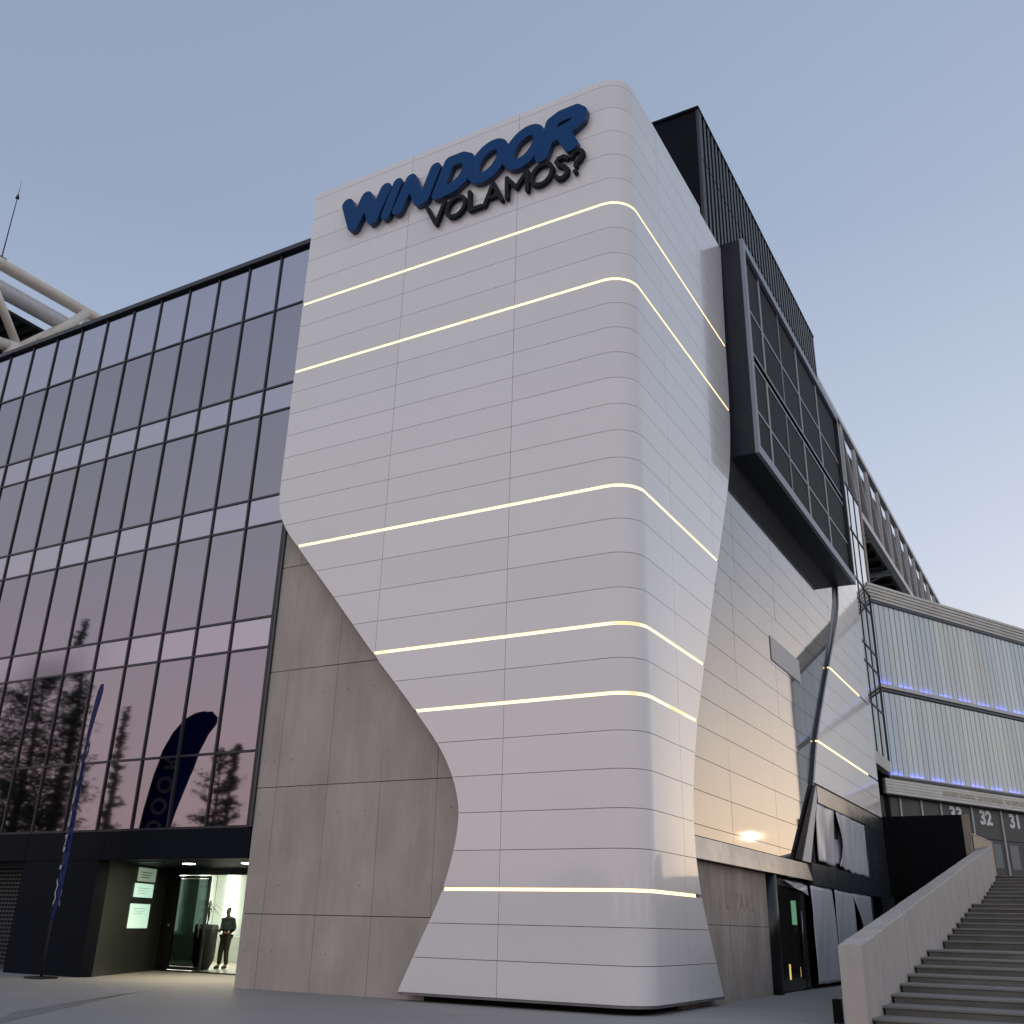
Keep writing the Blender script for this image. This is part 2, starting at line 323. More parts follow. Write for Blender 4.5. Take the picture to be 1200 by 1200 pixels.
# plan path parameter s: distance along the face, 0 at the start of the corner arc on the front
AL = RC*math.pi/2
def path(s, off=0.0):
    """plan point, pushed inwards by off"""
    if s <= 0: return (SX-RC+s, FT+off)
    if s >= AL: return (SX-off, FT+RC+(s-AL))
    t = s/RC; r = RC-off
    return (SX-RC+r*math.sin(t), FT+RC-r*math.cos(t))
def sL(z): return XL(z)-(SX-RC)
def sR(z): return AL+YR(z)-(FT+RC)
tower = thing('tower', 'white clad tower with rounded corner and wavy narrowing foot beside the glass office block', 'tower', (-11, 20.5, 0))
seam_s = [-14.61-(SX-RC), -10.95-(SX-RC), AL+21.45-(FT+RC), AL+24.7-(FT+RC)]
GAP = .006
def strip(name, z0, z1, a, b, m, thick=.05, proud=0.0, nz=3, par=None):
    """curved sheet between heights z0..z1 and path functions a(z)..b(z)"""
    zs = [z0+(z1-z0)*i/nz for i in range(nz+1)]
    base = [0, .0]
    verts, faces = [], []
    # path samples common to all levels, as blend between ends plus arc stops
    arcs = [AL*i/8 for i in range(9)]
    lo, hi = min(a(z) for z in zs), max(b(z) for z in zs)
    st = [('a', 0)]+[('s', q) for q in arcs if lo+.02 < q < hi-.02]+[('b', 0)]
    n = len(st)
    for off in (-proud, thick):
        for z in zs:
            A, B = a(z), b(z)
            if B < A: B = A
            for kind, q in st:
                s = A if kind == 'a' else B if kind == 'b' else min(max(q, A), B)
                x, y = path(s, off); verts.append((x, y, z))
    N = n*(nz+1)
    for i in range(nz):
        for j in range(n-1):
            p = i*n+j; faces.append((p, p+1, p+n+1, p+n)); faces.append((N+p, N+p+n, N+p+n+1, N+p+1))
        faces.append((i*n, (i+1)*n, N+(i+1)*n, N+i*n)); e = n-1
        faces.append((i*n+e, N+i*n+e, N+(i+1)*n+e, (i+1)*n+e))
    for j in range(n-1):
        faces.append((j, N+j, N+j+1, j+1)); q = nz*n+j; faces.append((q, q+1, N+q+1, N+q))
    o = mesh(name, verts, faces, m, par)
    nf = [(abs(p.normal.z) < .3 and len(st) > 3 and p.index < nz*(n-1)*2+2*nz) for p in o.data.polygons]
    if len(st) > 3: 
        o.data.polygons.foreach_set('use_smooth', nf)
        o.data.edges.foreach_set('use_edge_sharp', [False]*len(o.data.edges))
        bm = bmesh.new(); bm.from_mesh(o.data)
        for e in bm.edges:
            if len(e.link_faces) == 2 and e.calc_face_angle(0) > math.radians(40): e.smooth = False
        bm.to_mesh(o.data); bm.free()
    return o
led_h = .036
for (z0, z1) in rows:
    a0 = z0+(led_h if any(abs(z0-z) < .01 for z in LEDZ) else GAP); a1 = z1-(led_h if any(abs(z1-z) < .01 for z in LEDZ) else GAP)
    if z0 < .2: a0 = z0
    ends = [None]+seam_s+[None]
    for k in range(5):
        loS, hiS = ends[k], ends[k+1]
        A = (lambda z, q=loS: sL(z) if q is None else max(q+GAP, sL(z)))
        B = (lambda z, q=hiS, zz=z1: (min(sR(z), AL+25.3-(FT+RC)) if zz > 22.8 else sR(z)) if q is None else min(q-GAP, sR(z)))
        zs = [a0, (a0+a1)/2, a1]
        if all(B(z)-A(z) < .03 for z in zs): continue
        strip('cladding_panel', a0, a1, A, B, 'white', par=tower, nz=4 if z1 < 15 else 1)
for i, z in enumerate(LEDZ):
    strip('light_strip', z-led_h+.004, z+led_h-.004, lambda q: sL(q)+.03, lambda q: sR(q)-(.35 if i == 5 else .06), 'led', thick=.03, proud=-.012, nz=1, par=tower)
# amber pieces where lamps have aged
for z, s0, s1 in [(16.42, -4.0, -3.85), (7.56, -6.0, -5.85), (7.56, .15, .75), (6.05, .45, .62), (6.05, 2.2, 3.0), (2.19, 2.9, 2.97)]:
    strip('aged_light_piece', z-led_h+.006, z+led_h-.006, lambda q, s=s0: s, lambda q, s=s1: s, 'led_amber', thick=.02, proud=-.004, nz=1, par=tower)
# core behind the panels
def core(name, z0, z1, m, front_off=.055, back=.30, inset=.03, n=40, par=None):
    zs = np.linspace(z0, z1, n); verts, faces = [], []
    for z in zs:
        A, B = sL(z)+inset, sR(z)-inset
        ss = [A]+[AL*i/6 for i in range(7)]+[B]
        f = [path(s, front_off) for s in ss]
        bk = [path(B, back), (SX-back, FT+back), path(A, back)]
        for x, y in f+bk: verts.append((x, y, float(z)))
    k = 12
    for i in range(n-1):
        for j in range(k):
            j2 = (j+1) % k; faces.append((i*k+j, i*k+j2, (i+1)*k+j2, (i+1)*k+j))
    faces.append(tuple(range(k))[::-1]); faces.append(tuple((n-1)*k+j for j in range(k)))
    return mesh(name, verts, faces, m, par)
core('carcass', .19, 22.7, 'carcass', par=tower)
strip('base_lip', .12, .163, lambda z: sL(.17)+.02, lambda z: sR(.17)-.02, 'band', thick=.12, proud=.02, nz=1, par=tower)
MB().box((-12.9, FT+.35, 0), (SX-.35, 22.6, .16)).build('plinth', 'black', tower)
MB().box((-18.3, FT+.3, 22.62), (SX-.3, 24.6, 22.70)).build('roof', 'band', tower)

# ------------------------------------------------------------------ lettering (rounded strokes -> outline -> extruded mesh)
def outline(strokes, step=.02, pad=.35):
    P_ = np.array([p for s, r in strokes for p in s]); x0, z0 = P_.min(0)-pad; x1, z1 = P_.max(0)+pad
    X, Z = np.meshgrid(np.arange(x0, x1, step), np.arange(z0, z1, step), indexing='ij')
    D = np.full(X.shape, 1e9)
    for s, r in strokes:
        for (ax, az), (bx_, bz) in zip(s[:-1], s[1:]):
            dx, dz = bx_-ax, bz-az; L = dx*dx+dz*dz+1e-12
            t = np.clip(((X-ax)*dx+(Z-az)*dz)/L, 0, 1)
            D = np.minimum(D, np.hypot(X-ax-t*dx, Z-az-t*dz)-r)
    segs, co = {}, {}
    inside = D < 0
    act = np.argwhere((inside[:-1, :-1].astype(int)+inside[1:, :-1]+inside[:-1, 1:]+inside[1:, 1:]) % 4 != 0)
    for i, j in act:
        c = [(i, j), (i+1, j), (i+1, j+1), (i, j+1)]; cr = []
        for k in range(4):
            p, q = c[k], c[(k+1) % 4]
            if inside[p] != inside[q]:
                key = (min(p, q), max(p, q)); t = D[p]/(D[p]-D[q])
                co[key] = (float(X[p]+t*(X[q]-X[p])), float(Z[p]+t*(Z[q]-Z[p]))); cr.append((key, bool(inside[p])))
        n0 = len(cr)
        for k in range(n0):
            if cr[k][1]: segs[cr[k][0]] = cr[(k+1) % n0][0]
    loops = []
    while segs:
        s0 = next(iter(segs)); loop = [co[s0]]; cur = segs.pop(s0)
        while cur in segs: loop.append(co[cur]); cur = segs.pop(cur)
        if len(loop) > 8: loops.append(loop)
    return loops
def letter(name, strokes, ybase, depth, m_face, m_side, parent, step=.02, sub=2):
    if strokes[0][1] < .1: step, sub = .0125, 1
    cu = bpy.data.curves.new(name, 'CURVE'); cu.dimensions = '2D'; cu.fill_mode = 'BOTH'; cu.extrude = depth/2
    for lp in outline(strokes, step):
        L = lp[::sub]
        sp = cu.splines.new('POLY'); sp.points.add(len(L)-1)
        for q, (x, z) in zip(sp.points, L): q.co = (x, z, 0, 1)
        sp.use_cyclic_u = True
    t = bpy.data.objects.new('tmp', cu); COL.objects.link(t)
    me = bpy.data.meshes.new_from_object(t.evaluated_get(bpy.context.evaluated_depsgraph_get()))
    bpy.data.objects.remove(t); bpy.data.curves.remove(cu)
    me.transform(Matrix.Translation((0, ybase-depth/2, 0)) @ Matrix.Rotation(math.pi/2, 4, 'X'))
    V = np.array([v.co for v in me.vertices]); c = Vector((V.min(0)+V.max(0))/2); me.transform(Matrix.Translation(-c))
    me.materials.clear(); me.materials.append(M[m_face]); me.materials.append(M[m_side])
    for p in me.polygons: p.material_index = 0 if abs(p.normal.y) > .7 else 1
    me.name = name
    o = bpy.data.objects.new(name, me); link(o, parent); o.location = c-wloc(parent); return o
sg = thing('wordmark_sign', 'large blue slanted letters reading WINDOOR near the top of the white tower', 'sign', (-12.9, 19.0, 20.9))
R1 = .215
Wd = {
 'W': [([(-16.84, 21.84), (-16.53, 20.93), (-16.12, 21.84), (-15.81, 20.93), (-15.41, 21.88)], .205)],
 'I': [([(-14.97, 21.93), (-15.33, 20.88)], .165)],
 'N': [([(-14.90, 20.92), (-14.49, 21.87), (-14.14, 20.96), (-13.97, 20.99), (-13.63, 21.93)], .19)],
 'D': [([(-13.50, 20.93), (-13.13, 21.96), (-12.72, 21.96), (-12.50, 21.82), (-12.49, 21.5), (-12.66, 21.18), (-12.95, 20.99), (-13.5, 20.93)], .19)],
 'R': [([(-10.12, 20.92), (-9.88, 21.62), (-9.80, 21.95), (-9.55, 22.06), (-9.10, 22.07), (-8.95, 21.92), (-8.98, 21.72), (-9.2, 21.58), (-9.86, 21.44)], .205), ([(-9.5, 21.5), (-9.24, 20.93)], .215)]}
Oring = [(-11.43, 21.82), (-11.6, 21.95), (-11.81, 21.98), (-12.03, 21.91), (-12.21, 21.74), (-12.31, 21.52), (-12.32, 21.28), (-12.23, 21.08), (-12.06, 20.96), (-11.85, 20.93), (-11.63, 21.0), (-11.46, 21.17), (-11.35, 21.39), (-11.35, 21.62), (-11.43, 21.82)]
def smooth_loop(p, n=3):
    p = np.array(p[:-1])
    for _ in range(n):
        q = np.roll(p, -1, 0); p = np.stack([.75*p+.25*q, .25*p+.75*q], 1).reshape(-1, 2)
    return [tuple(v) for v in np.vstack([p, p[:1]])]
def shear(p, cx, k, zc=21.45, sx=1.0): return [(cx+(x-cx)*sx+(z-zc)*k, z) for x, z in p]
for ch in 'WIND': letter('letter', Wd[ch], 19.07, .17, 'sign_blue', 'sign_side', sg)
O1 = shear(smooth_loop(Oring), -11.83, .22, sx=.93)
letter('letter', [(O1, .18)], 19.07, .167, 'sign_blue', 'sign_side', sg)
letter('letter', [([(x+1.15, z+.01) for x, z in O1], .18)], 19.07, .173, 'sign_blue', 'sign_side', sg)
letter('letter', Wd['R'], 19.07, .17, 'sign_blue', 'sign_side', sg)
s2 = thing('slogan_sign', 'smaller black letters reading VOLAMOS? under the blue lettering', 'sign', (-11.4, 19.0, 19.9))
ov = lambda cx, cz, a, b_, k=.12: [(cx+a*math.cos(t)+k*b_*math.sin(t), cz+b_*math.sin(t)) for t in [2*math.pi*i/28 for i in range(29)]]
r2 = .060
for st in ([([(-13.86, 20.60), (-13.52, 19.92), (-13.27, 20.62)], r2)],
           [(ov(-12.87, 20.29, .30, .32), r2)],
           [([(-12.43, 20.63), (-12.40, 19.99), (-12.03, 19.99)], r2)],
           [([(-11.92, 19.97), (-11.66, 20.64), (-11.37, 19.95)], r2), ([(-11.78, 20.17), (-11.5, 20.17)], .045)],
           [([(-11.20, 19.95), (-11.22, 20.63), (-10.91, 20.2), (-10.59, 20.64), (-10.57, 19.96)], r2)],
           [(ov(-10.13, 20.335, .31, .33), r2)],
           [([(-9.37, 20.58), (-9.48, 20.67), (-9.62, 20.66), (-9.69, 20.55), (-9.62, 20.43), (-9.45, 20.32), (-9.36, 20.2), (-9.38, 20.05), (-9.5, 19.96), (-9.62, 19.98), (-9.71, 20.08)], r2)],
           [([(-9.24, 20.56), (-9.16, 20.68), (-9.03, 20.71), (-8.92, 20.62), (-8.91, 20.5), (-8.98, 20.38), (-9.1, 20.3), (-9.11, 20.2)], r2), ([(-9.13, 20.03), (-9.12, 20.0)], .06)]):
    letter('letter', st, 19.06, .12, 'sign_black', 'sign_black', s2)

def text_mesh(body, size, m, origin, xdir, normal, parent, name, ext=.01, bold=.0, spacing=1.0, xscale=1.0):
    cu = bpy.data.curves.new(name, 'FONT'); cu.body = body; cu.size = size; cu.extrude = ext; cu.offset = bold
    cu.align_x = 'CENTER'; cu.align_y = 'CENTER'; cu.space_character = spacing; cu.resolution_u = 4
    t = bpy.data.objects.new('tmp', cu); COL.objects.link(t)
    me = bpy.data.meshes.new_from_object(t.evaluated_get(bpy.context.evaluated_depsgraph_get()))
    bpy.data.objects.remove(t); bpy.data.curves.remove(cu)
    me.name = name; me.materials.clear(); me.materials.append(M[m])
    xd = Vector(xdir).normalized(); nn = Vector(normal).normalized(); zd = nn.cross(xd)
    R_ = Matrix((xd, zd, nn)).transposed().to_4x4(); me.transform(R_ @ Matrix.Diagonal((xscale, 1, 1, 1)))
    o = bpy.data.objects.new(name, me); link(o, parent); o.location = Vector(origin)-wloc(parent); return o

# ------------------------------------------------------------------ glass office block
blk = thing('office_building', 'glass curtain wall office block with dark mullions left of the white tower', 'building', (-30, 21, 0))
XR = -18.42; PITCH = 1.358; X1 = -19.86; NCOL = 28
xs = [XR]+[X1-PITCH*k for k in range(NCOL)]
zrows = [(3.64, 5.5, 'glass'), (5.5, 8.23, 'glass'), (8.23, 9.08, 'spandrel'), (9.08, 11.86, 'glass'), (11.86, 12.73, 'spandrel'),
         (12.73, 15.52, 'glass'), (15.52, 16.4, 'spandrel'), (16.4, 19.25, 'glass'), (19.25, 21.38, 'toprow')]
for i in range(NCOL):
    a, b_ = xs[i+1], xs[i]
    for z0, z1, m in zrows:
        o = box('glass_pane', (a+.03, FW+.02, z0+.03), (b_-.03, FW+.05, z1-.03), m, blk)
        j = .0016
        o.rotation_euler = (random.gauss(0, j), 0, random.gauss(0, j))
for x in xs[1:]: box('mullion', (x-.028, FW-.025, 3.62), (x+.028, FW+.07, 21.42), 'mullion', blk)
box('mullion', (XR-.02, FW-.03, 3.62), (XR+.06, FW+.07, 21.42), 'mullion', blk)
box('corner_frame', (XR+.10, FW-.06, 3.62), (XR+.17, FW+.07, 21.4), 'frame_dark', blk)
XE = xs[-1]
for z in sorted({q for r in zrows for q in r[:2]}):
    if z > 21: box('coping', (XE, FW-.12, 21.36), (XR+.17, FW+.35, 21.52), 'mullion', blk)
    else: box('transom', (XE, FW-.012, z-.03), (XR, FW+.065, z+.03), 'mullion', blk)
MB().box((XE, FW+.3, 3.3), (-18.3, 46, 21.35)).box((-18.29, FW+.4, 3.02), (-8.4, 45.7, 22.55)).box((-18.29, FW+.4, 0), (-10.8, 45.7, 3.01)).build('building_core', 'dark_void', blk)
box('fascia_panel', (XE, FW-.02, 2.88), (-26.72, FW+.28, 3.60), 'charcoal', blk)
box('fascia_panel', (-26.70, FW-.02, 2.88), (-23.52, FW+.28, 3.60), 'charcoal', blk)
box('fascia_panel', (-23.50, FW-.02, 2.88), (-18.27, FW+.28, 3.60), 'charcoal', blk)
box('wall_panel', (-26.70, FW, 0), (-25.12, FW+.4, 2.878), 'charcoal', blk)
box('wall_panel', (-25.10, FW, 0), (-23.62, FW+.4, 2.878), 'charcoal', blk)
# perforated shutter in its recess at the far left
ps = MB()
for i in range(46):
    for k in range(24):
        x, z = -26.95-.14*i, .18+.11*k
        ps.box((x-.03, 20.315, z-.03), (x+.03, 20.34, z+.03))
MB().box((XE, 20.34, 0), (-26.71, 20.4, 2.9)).build('shutter', 'perf', blk)
h = ps.build('perforation', 'black', blk); h['kind'] = 'stuff'
# entrance recess
rec = blk
MB().hexa([(-23.62, FW+.01, 0), (-23.66, FW+.4, 0), (-25.95, 24.05, 0), (-25.75, 24.0, 0), (-23.62, FW+.01, 2.95), (-23.66, FW+.4, 2.95), (-25.95, 24.05, 2.95), (-25.75, 24.0, 2.95)]).build('entrance_side_wall', 'olive_wall', blk)
box('entrance_soffit', (-26.6, FW+.285, 2.9), (-18.3, 24.3, 3.2), 'charcoal', blk)
box('entrance_lintel', (-25.8, 23.86, 2.72), (-18.3, 24.1, 2.899), 'door_frame', blk)
for x in (-22.4, -20.2):
    d = box('downlight', (x-.12, 21.4, 2.885), (x+.12, 21.64, 2.905), 'downlight', blk)
for x in (-22.4, -20.2):
    pl_ = bpy.data.lights.new('downlight_lamp', 'AREA'); pl_.energy = 75; pl_.color = (1, .86, .58); pl_.shape = 'DISK'; pl_.size = .24
    po = bpy.data.objects.new('downlight_lamp', pl_); COL.objects.link(po); po.location = (x, 21.52, 2.87)
box('reflective_trim', (-23.2, 20.4, 2.872), (-20.6, 20.5, 2.898), 'band', blk)
# doors
dl = box('door', (-25.78, 23.90, .02), (-25.28, 23.98, 2.72), 'door_frame', blk)
gd = MB().box((-25.26, 23.90, .05), (-25.18, 23.97, 2.7)).box((-23.94, 23.90, .05), (-23.88, 23.97, 2.7)).box((-25.18, 23.905, .05), (-23.94, 23.965, .14)).box((-25.18, 23.905, 2.62), (-23.94, 23.965, 2.7)).build('door', 'door_frame', blk)
box('door_glass', (-25.175, 23.925, .145), (-23.945, 23.94, 2.615), 'smoked', gd)
MB().tube([(-24.05, 23.86, .95), (-24.05, 23.86, 1.5)], .016).build('door_handle', 'band', gd, True)
kn = MB().tube([(-25.36, 23.84, 1.28), (-25.36, 23.9, 1.28)], .045).build('door_handle', 'band', dl, True)
box('clear_pane', (-23.87, 23.925, .05), (-21.6, 23.94, 2.71), 'clear', blk)
box('clear_pane', (-21.56, 23.925, .05), (-19.6, 23.94, 2.71), 'clear', blk)
box('threshold', (-25.9, 23.8, 0), (-18.4, 24.1, .035), 'door_frame', blk)
# lobby
box('lobby_floor', (-33, 24.11, 0), (-18.4, 33, .03), 'lobby_floor', blk)
box('lobby_ceiling', (-33, 24.4, 3.21), (-18.4, 33, 3.29), 'lobby_wall', blk)
for i, x in enumerate([-33, -30.6, -28.2, -25.8, -23.4, -21.0]):
    box('lobby_wall_panel', (x+.02, 31.0, .05), (x+2.38, 31.1, 3.2), 'lobby_wall', blk)
box('lobby_side_wall', (-33.1, 24.2, 0), (-33, 31, 3.2), 'lobby_wall', blk)
box('lobby_side_wall', (-18.5, 24.2, 0), (-18.41, 31, 3.2), 'lobby_wall', blk)
for x in (-32.6, -31.35, -29.85, -27.9): box('light_tube', (x, 30.8, 1.0), (x+.26, 30.92, 3.15), 'tube', blk)
for x in (-30, -26, -22): box('ceiling_light', (x, 26, 3.17), (x+1.4, 29, 3.20), 'tube', blk)
MB().box((-32, 30.0, .03), (-26, 30.7, .9)).build('reception_counter', 'lobby_wall', blk)
# lit notices on the entrance side wall
dv = (Vector((-25.75, 24.0, 0))-Vector((-23.62, FW+.01, 0))); dvl = dv.length; dv.normalize(); nv = Vector((-dv.y, dv.x, 0))
if nv.x < 0: nv = -nv
def onwall(name, s0, s1, z0, z1, m, parent, off=.012, th=.01):
    b0 = Vector((-23.62, FW+.01, 0)); P = lambda s, z, o: b0+dv*s+nv*o+Vector((0, 0, z))
    return MB().hexa([P(s0, z0, off), P(s1, z0, off), P(s1, z0, off+th), P(s0, z0, off+th), P(s0, z1, off), P(s1, z1, off), P(s1, z1, off+th), P(s0, z1, off+th)]).build(name, m, parent)
for (s0, s1, z0, z1, m, lab) in [(2.6, 3.9, 2.46, 2.84, 'poster_dim', 'dim pale green notice, topmost of the three on the dark entrance side wall'),
                                 (2.5, 3.85, 2.02, 2.40, 'poster', 'small glowing mint notice, middle one on the dark entrance side wall'),
                                 (2.4, 3.8, 1.18, 1.84, 'poster', 'large glowing mint notice, lowest on the dark entrance side wall')]:
    o = onwall('notice', s0, s1, z0, z1, m, None); tag(o, lab, 'notice', 'lit notices by the entrance')
    for k in range(3): onwall('printed_line', s0+.25, s1-.3-.1*k, z1-.14-.07*k, z1-.12-.07*k, 'olive_wall' if m == 'poster_dim' else 'poster_dim', o, .024, .004)
# concrete wall between the glass and the tower foot, board-marked panels
cw = thing('concrete_wall', 'grey board marked concrete wall between glass block and white tower foot', 'wall', (-15, FW, 0))
cx = [-18.25, -17.62, -16.02, -14.43, -12.85, -11.2]; cz = [0, 1.62, 4.55, 7.5, 10.4, 13.2]
for i in range(5):
    for k in range(5):
        zz0, zz1 = cz[k], cz[k+1]
        yy = FW+random.uniform(-.004, .004)
        box('concrete_panel', (cx[i]+.004, yy, zz0+(.008 if k else 0)), (cx[i+1]-.004, yy+.3, zz1-.008), 'concrete', cw, bevel=.006)
        for hx in (.25, .75):
            for hz in ((.22, .78) if k else (.5,)):
                px_, pz_ = cx[i]+(cx[i+1]-cx[i])*hx, zz0+(zz1-zz0)*hz
                if random.random() < .4: mesh('tie_hole', [(px_+.016*math.cos(a*math.pi/4), yy-.002, pz_+.016*math.sin(a*math.pi/4)) for a in range(8)]+[(px_+.010*math.cos(a*math.pi/4), yy-.0035, pz_+.010*math.sin(a*math.pi/4)) for a in range(8)], [(a, (a+1) % 8, 8+(a+1) % 8, 8+a) for a in range(8)]+[tuple(range(8, 16))], 'joint', cw)
MB().box((-18.24, FW+.03, 0), (-11.2, FW+.32, 13.1)).build('joint_backing', 'joint', cw)

# ------------------------------------------------------------------ side wing
wing = thing('side_wing', 'long grey clad side wall with dark window frames behind the white tower', 'building', (GX, 34, 0))
allz = sorted({r[0] for r in rows}|{r[1] for r in rows})
Y2z = [3.4, 4.2, 5.0, 6.0, 7.5, 9.2, 10.77, 11.6, 12.4, 13.22, 14.0, 15.0, 16, 23]
Y2v = [31.0, 32.4, 33.2, 34.0, 35.02, 36.6, 38.15, 38.98, 39.8, 40.6, 41.2, 41.53, 41.6, 41.6]
Y2 = smoothcurve(Y2z, Y2v)
gz = [3.48]+[z for z in allz if z > 3.6 and z < 22.9]
for i in range(len(gz)-1):
    z0, z1 = gz[i], gz[i+1]
    off = 0 if z0 > 10.7 else (-.45 if z0 > 7.4 else -1.6)
    ys = [21.5]+[22.75+off+4.22*k for k in range(8)]
    ys = [y for y in ys if y < 45.4]+[45.7]
    for a, b_ in zip(ys[:-1], ys[1:]):
        if b_-a < .1 or (z1 > 14.95 and b_ < 27.0): continue
        if a > Y2(z0)+1.0 and a > Y2(z1)+1.0 and z1 < 15: continue
        o = box('grey_panel', (GX-.05, a+.007, z0+.007), (GX, b_-.007, z1-.007), 'grey_panel', wing)
        o.rotation_euler = (0, random.gauss(0, .0008), random.gauss(0, .0004))
MB().box((GX-.2, 21.4, 3.3), (GX-.06, 45.68, 22.6)).build('panel_backing', 'joint', wing)
# louvred vent set into the grey wall
v_ = MB().box((GX+.002, 30.3, 9.28), (GX+.012, 33.8, 10.08)).build('vent_grille', 'vent', wing)
for k in range(44):
    y = 30.34+k*.0795; box('vent_slat', (GX+.012, y, 9.3), (GX+.03, y+.05, 10.06), 'vent_slat', v_)
# white outer leaf with the wavy left edge, light strips in it
for i, (z0, z1) in enumerate(rows):
    if z1 > 22.8 or z1 < 6.06: continue
    a0 = z0+(led_h if any(abs(z0-z) < .01 for z in LEDZ[:4]) else GAP); a1 = z1-(led_h if any(abs(z1-z) < .01 for z in LEDZ[:4]) else GAP)
    nz_ = 4; verts = []; faces = []
    for seg, (fa, fb) in enumerate([(lambda z: Y2(z), lambda z: 44.3), (lambda z: 44.316, lambda z: 45.8)]):
        verts, faces = [], []
        for xo in (SX, SX-.05):
            for q in range(nz_+1):
                z = a0+(a1-a0)*q/nz_; verts += [(xo, fa(z), z), (xo, fb(z), z)]
        N = 2*(nz_+1)
        for q in range(nz_):
            p = 2*q; faces += [(p, p+1, p+3, p+2), (N+p, N+p+2, N+p+3, N+p+1), (p, p+2, N+p+2, N+p), (p+1, N+p+1, N+p+3, p+3)]
        faces += [(0, N, N+1, 1), (2*nz_, 2*nz_+1, N+2*nz_+1, N+2*nz_)]
        mesh('white_panel', verts, faces, 'white', wing)
for z in LEDZ[2:4]:
    y0 = Y2(z); box('light_strip', (SX-.03, y0+.06, z-.042), (SX-.008, 43.7, z+.042), 'led', wing)
    box('light_strip', (GX+.05, y0-.02, z-.03), (SX-.04, y0-.012, z+.03), 'led', wing)
# dark return of that leaf
verts, faces = [], []; zs = list(np.linspace(3.5, 22.6, 60))
for z in zs:
    y = Y2(z)+.01; verts += [(GX+.004, y-.004, z), (SX-.052, y-.004, z), (SX-.052, y+.22, z), (GX+.004, y+.22, z)]
for i in range(len(zs)-1):
    for j in range(4):
        j2 = (j+1) % 4; faces.append((i*4+j, i*4+j2, (i+1)*4+j2, (i+1)*4+j))
mesh('curved_fin', verts, faces, 'fin', wing)
MB().hexa([(SX-.09, 30.95, 3.5), (SX-.045, 30.95, 3.5), (SX-.045, 31.75, 3.5), (SX-.09, 31.75, 3.5), (SX-.09, 34.0, 5.98), (SX-.045, 34.0, 5.98), (SX-.045, 34.32, 5.98), (SX-.09, 34.32, 5.98)]).build('fin_foot', 'charcoal', wing)
MB().hexa([(SX-.09, 31.76, 3.5), (SX-.03, 31.76, 3.5), (SX-.03, 32.75, 3.5), (SX-.09, 32.75, 3.5), (SX-.09, 34.33, 5.98), (SX-.03, 34.33, 5.98), (SX-.03, 34.62, 5.98), (SX-.09, 34.62, 5.98)]).build('slanted_trim', 'vent_slat', wing)
box('leaf_backing', (GX+.005, 41.9, 5.99), (SX-.06, 45.78, 22.6), 'fin', wing)
MB().hexa([(GX+.006, 34.4, 6.0), (SX-.06, 34.4, 6.0), (SX-.06, 41.95, 6.0), (GX+.006, 41.95, 6.0), (GX+.006, 41.4, 15), (SX-.06, 41.8, 15), (SX-.06, 41.95, 15), (GX+.006, 41.95, 15)]).build('leaf_backing', 'fin', wing)
# horizontal band and window frames
ys = [21.6, 24.4, 27.2, 30.0, 32.8]
for a, b_ in zip(ys[:-1], ys[1:]):
    MB().hexa([(GX-.05, a+.006, 2.98), (SX-.02, a+.006, 2.98), (SX-.02, b_-.006, 2.98), (GX-.05, b_-.006, 2.98),
               (GX-.05, a+.006, 3.49), (SX-.10, a+.006, 3.46), (SX-.10, b_-.006, 3.46), (GX-.05, b_-.006, 3.49)]).build('band_panel', 'band', wing)
for a, b_ in zip([32.8, 36.0, 39.2, 42.4], [36.0, 39.2, 42.4, 45.8]):
    MB().box((GX-.05, a+.006, 2.86), (SX-.015, b_-.006, 3.50)).build('frame_panel', 'frame_dark', wing)
for a, b_ in zip([34.36, 37.3, 40.4, 43.2], [37.3, 40.4, 43.2, 45.8]):
    MB().box((SX-.16, a+.006, 5.46), (SX-.012, b_-.006, 5.985)).build('band_panel', 'band', wing)
MB().box((GX-.05, 41.95, 3.51), (SX-.015, 45.8, 5.45)).build('frame_panel', 'frame_dark', wing)
MB().box((SX-.12, 41.7, 0), (SX-.03, 41.95, 2.85)).build('frame_post', 'frame_dark', wing)
MB().quad([(GX-.07, 31, 3.4), (GX-.07, 45.7, 3.4), (GX-.07, 45.7, 6.0), (GX-.07, 31, 6.0)]).build('window_void', 'dark_void', wing)
# ground floor of the wing
for a, b_ in [(21.6, 25.0), (25.0, 28.35)]:
    box('concrete_panel', (GX-.35, a+.005, 0), (GX-.10, b_-.005, 1.62), 'concrete_dirty', wing, bevel=.006)
    box('concrete_panel', (GX-.35, a+.005, 1.63), (GX-.10, b_-.005, 2.975), 'concrete_dirty', wing, bevel=.006)
for q_, ch in enumerate('UPAAS'): text_mesh(ch, .62, 'ghost', (GX-.0985, 25.0+.46*q_+(.15 if q_ else 0), 2.15), (0, 1, 0), (1, 0, 0), wing, 'faded_letter', ext=.0012, bold=.006, xscale=1.05)
# door with rounded jamb
ja = MB(); pr = []
for k in range(9):
    t = math.pi/2*k/8; pr.append((GX-.12+.0+.45*math.sin(t)-.35, 28.36+.6*(1-math.cos(t)) if 0 else 28.36+.55*(1-math.cos(t))))
MB().tube([(GX-.20, 28.66, 0), (GX-.20, 28.66, 2.97)], .30, 20).build('rounded_jamb', 'door_frame', wing, True)
dr = MB().box((GX-.16, 31.75, .05), (GX-.04, 32.1, 2.9)).box((GX-.16, 28.95, .05), (GX-.06, 31.75, .3)).box((GX-.16, 28.95, 2.72), (GX-.06, 31.75, 2.9)).build('glass_door', 'door_frame', wing)
box('door_glass', (GX-.12, 28.95, .3), (GX-.11, 31.75, 2.72), 'dim_glass', dr)
MB().tube([(GX-.02, 31.55, .8), (GX-.02, 31.55, 2.1)], .018).build('door_handle', 'band', dr, True)
